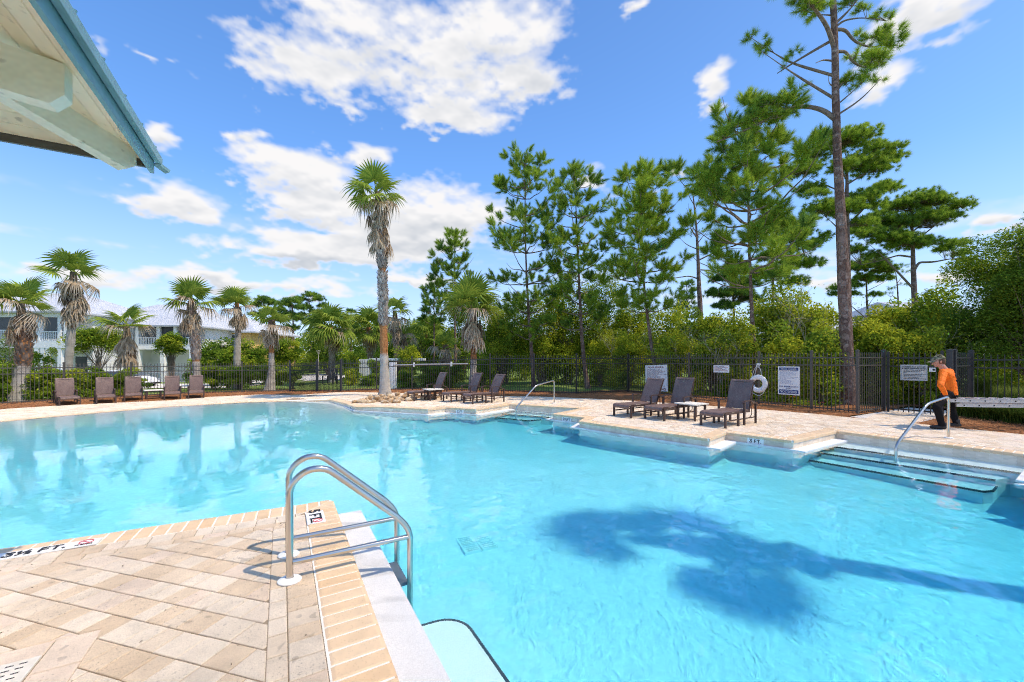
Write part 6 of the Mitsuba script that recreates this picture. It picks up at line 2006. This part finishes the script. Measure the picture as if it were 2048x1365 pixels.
lamp('dark street lamp in the trees below the yellow house', 443, 691, 33, 'mat_bronze')
plain('mat_lamp_tan', (0.42, 0.38, 0.30), 0.5)
lamp('pale street lamp by the road, left of the green sabal palm', 637, 701, 46, 'mat_lamp_tan')
ff = thing('far_fence', 'light grey picket fence in front of the second house', 'fence')
plain('mat_grey_paint', (0.48, 0.49, 0.50), 0.5)
m = MB()
a, b = dep(278, 36), dep(372, 36)
for z in (.15, .95): bx(ff, 'rail', a[0], b[0], 35.98, 36.02, a[2] + z, a[2] + z + .05, 'mat_grey_paint')
x = a[0]
sh = mikit.ply(picket_shape(1.15, .03), 'mat_grey_paint')
while x < b[0]:
    part(ff, 'picket', None, None, shape=sh, m=mat((x, 36, a[2] + .05))); x += .24
ch = thing('garden_chair', 'dark low garden chair on the lawn behind the gate', 'chair')
o = dep(660, 27.5)
m = MB()
for k in range(5): m.bar(o + [-.24 + k * .12, .28, .30], o + [-.28 + k * .14, .55, 1.0], .10, .02, up=(0, 1, 0))
m.part(ch, 'backrest', 'mat_bronze_dark', kind='stuff')
m = MB(); m.bar(o + [0, -.3, .36], o + [0, .3, .28], .56, .03); m.part(ch, 'seat', 'mat_bronze_dark')
for s in (-1, 1):
    m = MB(); m.bar(o + [s * .36, -.38, .56], o + [s * .36, .42, .52], .12, .03); m.part(ch, 'armrest', 'mat_bronze_dark')
    for yy in (-.33, .33):
        m = MB(); m.bar(o + [s * .33, yy, 0], o + [s * .33, yy, .55], .07, .05, up=(0, 1, 0)); m.part(ch, 'leg', 'mat_bronze_dark')
rd = Polygon([(u, v) for u, v in [((490 - 1024) / FL * 37, 37), ((690 - 1024) / FL * 40, 40), ((690 - 1024) / FL * 58, 58), ((470 - 1024) / FL * 50, 50)]])


def ground_sheet(name, poly, up, bs):
    m = MB()
    x0, y0, x1, y1 = poly.bounds
    for x in np.arange(x0, x1, 2.0):
        for y_ in np.arange(y0, y1, 2.0):
            c = poly.intersection(sbox(x, y_, x + 2, y_ + 2))
            for g in getattr(c, 'geoms', [c]):
                if g.geom_type == 'Polygon' and g.area > 1e-3:
                    vv, f = trimesh.creation.triangulate_polygon(g, engine='earcut')
                    m.add(np.c_[vv, hz(vv[:, 0], vv[:, 1]) - .03 + up], f)
    structure(name, m.get(), bs)


ground_sheet('road', rd, .02, 'mat_concrete')
ground_sheet('driveway', Polygon([(-31, 26.5), (-22.0, 26.5), (-21.5, 36), (-33, 36)]), .024, 'mat_concrete')
car = thing('parked_car', 'white car parked facing right behind the third lounge chair', 'car')
plain('mat_car_paint', (0.78, 0.79, 0.80), 0.25, clearcoat=0.8)
plain('mat_tyre', (0.02, 0.02, 0.02), 0.8)
plain('mat_headlight', (0.35, 0.38, 0.42), 0.12, spec=0.8)
c0 = dep(308, 32.5, -.02)
prof = np.array([(0, .30), (.03, .52), (.12, .66), (.55, .78), (1.05, .86), (1.75, 1.26), (2.2, 1.38), (3.0, 1.38), (3.75, 1.05), (4.3, .98), (4.45, .80), (4.48, .35), (4.3, .22), (.2, .20)])
m = MB(); sec = []
ys = [-.86, -.80, -.6, 0, .6, .80, .86]
for yv in ys:
    tp = prof.copy(); hgt = np.clip((tp[:, 1] - .85) / .5, 0, 1)
    s = abs(yv) / .86
    tp[:, 1] = np.where(tp[:, 1] > .5, tp[:, 1] - (.10 * s ** 4) * (1 + hgt), tp[:, 1])
    tp[:, 0] = np.where(tp[:, 0] < 1, tp[:, 0] + .16 * s ** 3, np.where(tp[:, 0] > 4, tp[:, 0] - .14 * s ** 3, tp[:, 0]))
    sec.append(np.c_[-tp[:, 0], yv * (1 - .16 * hgt), tp[:, 1]])
v = np.vstack(sec); n_ = len(prof); f = []
for i in range(len(ys) - 1):
    for j in range(n_):
        f.append([i * n_ + j, i * n_ + (j + 1) % n_, (i + 1) * n_ + (j + 1) % n_, (i + 1) * n_ + j])
m.add(v, f)
ctr0, ctr1 = len(v), len(v) + 1
for base, flip in ((0, 0), ((len(ys) - 1) * n_, 1)):
    vv, ff_ = trimesh.creation.triangulate_polygon(Polygon(np.c_[sec[0][:, 0], sec[0][:, 2]] if not flip else np.c_[sec[-1][:, 0], sec[-1][:, 2]]), engine='earcut')
    yy = sec[0][0, 1] if not flip else sec[-1][0, 1]
    hh = np.clip((vv[:, 1] - .85) / .5, 0, 1)
    m.add(np.c_[vv[:, 0], np.sign(yy) * .86 * (1 - .16 * hh), vv[:, 1]], ff_)
MC = mat(c0)
m.part(car, 'body', 'mat_car_paint', smooth=30, m=MC)
for nm, pts in (('windscreen', [(-1.08, -.62, .88), (-1.08, .62, .88), (-1.74, .56, 1.24), (-1.74, -.56, 1.24)]),):
    q = np.array(pts) + [.035, 0, .03]
    m = MB(); m.add(np.vstack([q, q - [.02, 0, .02]]), [[0, 1, 2, 3], [4, 7, 6, 5]]); m.part(car, nm, 'mat_window', m=MC)
for s in (-1, 1):
    q = np.array([(-1.35, s * .845, .93), (-2.1, s * .785, 1.26), (-3.0, s * .785, 1.26), (-3.6, s * .845, .96)])
    m = MB(); m.add(np.vstack([q + [0, s * .012, 0], q]), [[0, 1, 2, 3], [4, 7, 6, 5]]); m.part(car, 'side_window', 'mat_window', m=MC)
    m = MB(); m.box((-.16, s * .62, .60), (.22, .30, .14)); m.part(car, 'headlight', 'mat_headlight', m=MC)
    m = MB(); m.box((-1.45, s * .92, .92), (.14, .16, .12)); m.part(car, 'mirror', 'mat_car_paint', m=MC)
    for xw in (-.85, -3.55):
        m = MB(); m.tube([(xw, s * .70, .31), (xw, s * .88, .31)], .31, 18); wk = m.part(car, 'wheel', 'mat_tyre', m=MC)
        m = MB(); m.tube([(xw, s * .80, .31), (xw, s * .888, .31)], .20, 12); m.part(wk, 'rim', 'mat_aluminium', m=MC)
m = MB(); m.box((-.03, 0, .30), (.10, 1.3, .10)); m.part(car, 'grille', 'mat_tyre', m=MC)

# ---------------------------------------------------------------- the person carrying the ladder
plain('mat_skin', (0.52, 0.25, 0.17), 0.5)
procbsdf('mat_orange_shirt', lambda p, n, uv: mx((0.88, 0.15, 0.008), (0.94, 0.20, 0.012), fb(p.x * 14, p.y * 14, p.z * 8, 3)), 0.7, 0.3, lambda p, n, uv: fb(p.x * 16, p.y * 16, p.z * 26, 3) * .03, .8, 4e-3)
plain('mat_black_cloth', (0.008, 0.008, 0.010), 0.85, spec=.2)
plain('mat_glove', (0.035, 0.028, 0.03), 0.7)
plain('mat_boot_leather', (0.02, 0.018, 0.018), 0.55)
plain('mat_hair', (0.10, 0.055, 0.03), 0.7)
procbsdf('mat_camo', lambda p, n, uv: mx(mx((0.34, 0.28, 0.19), (0.13, 0.13, 0.075), ms(.48, .54, fb(p.x * 22, p.y * 22, p.z * 22, 2))), (0.05, 0.045, 0.03), ms(.60, .64, fb(p.x * 30 + 5, p.y * 30, p.z * 30, 2))), 0.8, 0.2)


def ball(p, r):
    return m3.Manifold.sphere(float(r), 20).translate([float(x) for x in p])


def chain(*bones):
    """bones: lists of (point, radius); each pair is one tapered hull"""
    out = []
    for b in bones:
        for (p, r), (q, s) in zip(b[:-1], b[1:]):
            out.append(m3.Manifold.batch_hull([ball(p, r), ball(q, s)]))
    return m3.Manifold.batch_boolean(out, m3.OpType.Add)


def soft(mf, edge=.02, it=10):
    mf = mf.refine_to_length(edge)
    me = mf.to_mesh()
    tm = trimesh.Trimesh(me.vert_properties[:, :3], me.tri_verts)
    trimesh.smoothing.filter_taubin(tm, iterations=it)
    return tm


FW = np.array([-.86, .51, 0]); LF = np.array([-.51, -.86, 0]); UP = np.array([0, 0, 1.0])
hip = at(1899, 788, 9.42); chest = at(1894, 753, 9.46); neck = at(1888, 739, 9.48); head = at(1877.5, 724, 9.52)
sl, sr = at(1887, 745, 9.28), at(1899, 744, 9.66)
el_, wl = at(1881, 771, 9.05), at(1891, 791, 9.06)
er, wr_ = at(1901, 770, 9.72), at(1893, 787, 9.62)
hl_, hr_ = at(1895, 790, 9.33), at(1902, 790, 9.51)
kl, al_ = at(1873, 814, 9.26), at(1884, 850, 9.30)
kr, ar_ = at(1903, 819, 9.50), at(1913, 846, 9.44)
al_[2] = .09; ar_[2] = .12
hand = wl + (wl - el_) / np.linalg.norm(wl - el_) * .05
fing = []
for i in range(4):
    b = hand + FW * (.028 - i * .019) + np.array([0, 0, -.03])
    L = [.036, .040, .037, .030][i]
    fing.append([(b, .0095), (b + LF * .012 - UP * L, .009), (b - LF * .012 - UP * (L * 1.55), .008), (b - LF * .035 - UP * (L * 1.35), .0075)])
th = hand + FW * .03
fing.append([(th, .012), (th + FW * .026 - UP * .02 - LF * .008, .010), (th + FW * .030 - UP * .045 - LF * .022, .009)])
fing2 = []
hand2 = wr_ + (wr_ - er) / np.linalg.norm(wr_ - er) * .05
for i in range(4):
    b = hand2 + FW * (.028 - i * .019) - UP * .03
    fing2.append([(b, .0095), (b - UP * .038, .009), (b - UP * .06 + LF * .02, .008)])
fing2.append([(hand2 + FW * .03, .012), (hand2 + FW * .05 - UP * .04, .009)])
person = thing('person', 'person in orange long sleeved shirt and camouflage cap, leaning forward, carrying the ladder', 'person')
hd = FW * .9 - UP * .25; hd /= np.linalg.norm(hd)
hu = UP * .97 + FW * .2; hu /= np.linalg.norm(hu)
jaw = head + hd * .055 - hu * .075
body = chain([(chest, .10), (neck, .068), (head - hu * .05 - hd * .01, .062)], [(chest, .10), (hip, .10)], [(sl, .05), (el_, .042), (wl, .030)], [(sr, .05), (er, .042), (wr_, .030)], [(hl_, .075), (kl, .052), (al_, .038)], [(hr_, .075), (kr, .052), (ar_, .038)])
hdm = m3.Manifold.batch_hull([ball(head + hu * .035 - hd * .022, .092), ball(head + hd * .03 + hu * .02, .078), ball(jaw, .040), ball(head - hu * .04 - hd * .03, .062)])
nose = m3.Manifold.batch_hull([ball(head + hd * .105 + hu * .008, .010), ball(head + hd * .122 - hu * .028, .014), ball(head + hd * .098 - hu * .034, .016)])
lips = m3.Manifold.batch_hull([ball(head + hd * .094 - hu * .060 + LF * .014, .011), ball(head + hd * .094 - hu * .060 - LF * .014, .011)])
side = np.cross(hd, hu); side = side if side @ LF > 0 else -side
ears = [m3.Manifold.batch_hull([ball(head + side * s * .090 - hd * .012 + hu * .005, .018), ball(head + side * s * .084 - hd * .006 - hu * .028, .011)]) for s in (-1, 1)]
body = m3.Manifold.batch_boolean([body, hdm, nose, lips, *ears], m3.OpType.Add)
tm = soft(body, .016, 6)
part(person, 'body', tm, 'mat_skin', smooth=True)
eyes = MB()
for s in (-1, 1):
    e = trimesh.creation.icosphere(subdivisions=2, radius=.012); e.apply_translation(head + hd * .091 + side * s * .034 + hu * .006); eyes.mesh(e)
eyes.part(person, 'eyes', 'mat_print_black', kind='stuff')
waist = hip + UP * .04
shirt = chain([(hip + UP * .02, .140), (at(1897, 768, 9.44), .132), (chest, .145), (neck - UP * .03, .082)], [(chest + LF * .10, .10), (sl + UP * .0, .078)], [(chest - LF * .10, .10), (sr, .078)],
              [(hip + LF * .07, .12), (chest + LF * .07, .125)], [(hip - LF * .07, .12), (chest - LF * .07, .125)], [(sl, .074), (el_, .056), (wl + UP * .02, .042)], [(sr, .080), (er, .064), (wr_ + UP * .02, .045)])
shirt = shirt - m3.Manifold.cube([2, 2, 1], True).translate([hip[0], hip[1], hip[2] - .05 - .5]) if False else shirt
ts = soft(shirt, .02, 8)
ts.vertices[:, :] += .004 * (meshkit.fbm(ts.vertices * 22, 3, 5)[:, None] - .5) * 2 * ts.vertex_normals
part(person, 'shirt', ts, 'mat_orange_shirt', smooth=True)
pants = chain([(hip + LF * .07 - UP * .03, .118), (hip - LF * .07 - UP * .03, .118)], [(hl_, .098), (kl, .074), (al_ + UP * .0, .058)], [(hr_, .098), (kr, .074), (ar_ + UP * .0, .058)], [(hip, .12), (hl_, .105)], [(hip, .12), (hr_, .105)])
tp_ = soft(pants, .02, 6)
tp_.vertices[:, :] += .006 * (meshkit.fbm(tp_.vertices * 16, 3, 9)[:, None] - .5) * 2 * tp_.vertex_normals
part(person, 'trousers', tp_, 'mat_black_cloth', smooth=True)
for w_, h_, fg in ((wl, hand, fing), (wr_, hand2, fing2)):
    gm_ = chain([(w_ + UP * .015, .038), (h_ - UP * .01, .042)], [(h_ + FW * .022 - UP * .01, .024), (h_ - FW * .024 - UP * .02, .022)], *fg)
    part(person, 'glove', soft(gm_, .006, 3), 'mat_glove', smooth=True)
for a_, d_ in ((al_, -UP * .0), (ar_, UP * .0)):
    toe = a_ + FW * .17 - UP * .045
    bt = chain([(a_ + UP * .07, .058), (a_ - UP * .02, .056)], [(a_ - UP * .035 - FW * .035, .046), (a_ - UP * .04 + FW * .06, .046), (toe, .040)])
    part(person, 'boot', soft(bt, .012, 4), 'mat_boot_leather', smooth=True)
hair = m3.Manifold.batch_hull([ball(head + hu * .030 - hd * .032, .094), ball(head - hu * .035 - hd * .055, .060), ball(head + hu * .02 - hd * .01, .097)]) - m3.Manifold.cube([.3, .3, .3], True).transform(np.c_[np.stack([hd, side, hu], 1), head + hd * .17 - hu * .05])
part(person, 'hair', soft(hair, .015, 3), 'mat_hair', smooth=True)
cr_ = m3.Manifold.batch_hull([ball(head + hu * .072 - hd * .022, .100), ball(head + hu * .045 + hd * .035, .092), ball(head + hu * .05 - hd * .035, .10)])
cut = m3.Manifold.cube([.6, .6, .4], True).transform(np.c_[np.stack([hd, side, hu], 1), head - hu * .142 - hd * .02])
capm = soft(cr_ - cut, .015, 2)
cp_ = part(person, 'cap', capm, 'mat_camo', smooth=40)
a_ = np.linspace(-1.15, 1.15, 13)
rim = np.array([head + hu * (.062 - .018 * (1 - math.cos(x))) + hd * (.02 + .092 * math.cos(x)) + side * .092 * math.sin(x) for x in a_])
tip_ = np.array([head + hu * (.046 - .05 * (1 - math.cos(x))) + hd * (.04 + .168 * math.cos(x * .95)) + side * .098 * math.sin(x) for x in a_])
vv = np.vstack([rim, tip_, rim - hu * .006, tip_ - hu * .006]); n_ = 13
ff_ = [[i, i + 1, n_ + i + 1, n_ + i] for i in range(12)] + [[2 * n_ + i, 3 * n_ + i, 3 * n_ + i + 1, 2 * n_ + i + 1] for i in range(12)] + [[n_ + i, n_ + i + 1, 3 * n_ + i + 1, 3 * n_ + i] for i in range(12)]
part(cp_, 'brim', (vv, np.array(ff_)), 'mat_camo')
# the dark print on the back of the shirt
bc = at(1904, 747, 9.4); ba = trimesh.proximity.closest_point
bk = -FW * .80 + LF * .60; ax = np.cross(bk, UP); ax /= np.linalg.norm(ax)
o0 = chest + bk * .3 + UP * .045 - FW * .02


def on_back(q):
    loc, _, tri = ba(ts, np.array(q))
    return loc + ts.face_normals[tri] * .004


ring_ = [o0 + ax * .075 * math.cos(x) + UP * .075 * math.sin(x) for x in np.linspace(0, 2 * PI, 33)]
m = MB(); m.tube(on_back(ring_), .008, 5); 
m.tube(on_back([o0 + ax * (.05 - .1 * s) + UP * (.05 - .1 * s) * .3 for s in np.linspace(0, 1, 8)]), .005, 5)
for i in range(4):
    x = -.07 + i * .045
    m.tube(on_back([o0 + ax * x - UP * .105, o0 + ax * x - UP * .15]), .006, 4); m.tube(on_back([o0 + ax * x - UP * .105, o0 + ax * (x + .025) - UP * (.15 if i % 2 else .105)]), .006, 4)
m.part(person, 'shirt_print', 'mat_print_black', kind='stuff', label='dark round emblem with a row of letters printed on the back')

# ---------------------------------------------------------------- a little litter on the near deck
rs = np.random.RandomState(31)
m = MB()
for k in range(46):
    n_, a_ = rs.uniform(-2.6, .15), rs.uniform(1.9, 4.9)
    c = rp(n_, a_, .003); th = rs.uniform(0, PI); L = rs.uniform(.006, .018)
    d = np.array([math.cos(th), math.sin(th), 0]) * L; s = np.array([-d[1], d[0], 0]) * rs.uniform(.15, .35)
    m.add([c - d, c + s, c + d, c - s, c + [0, 0, .003]], [[0, 1, 4], [1, 2, 4], [2, 3, 4], [3, 0, 4]])
plain('mat_litter', (0.12, 0.075, 0.045), 0.8)
v, f = m.get()
put('leaf_litter', (v, f), 'mat_litter')
labels['leaf_litter'] = {'label': 'tiny dry leaf scraps scattered on the near pavers', 'category': 'litter', 'kind': 'stuff'}
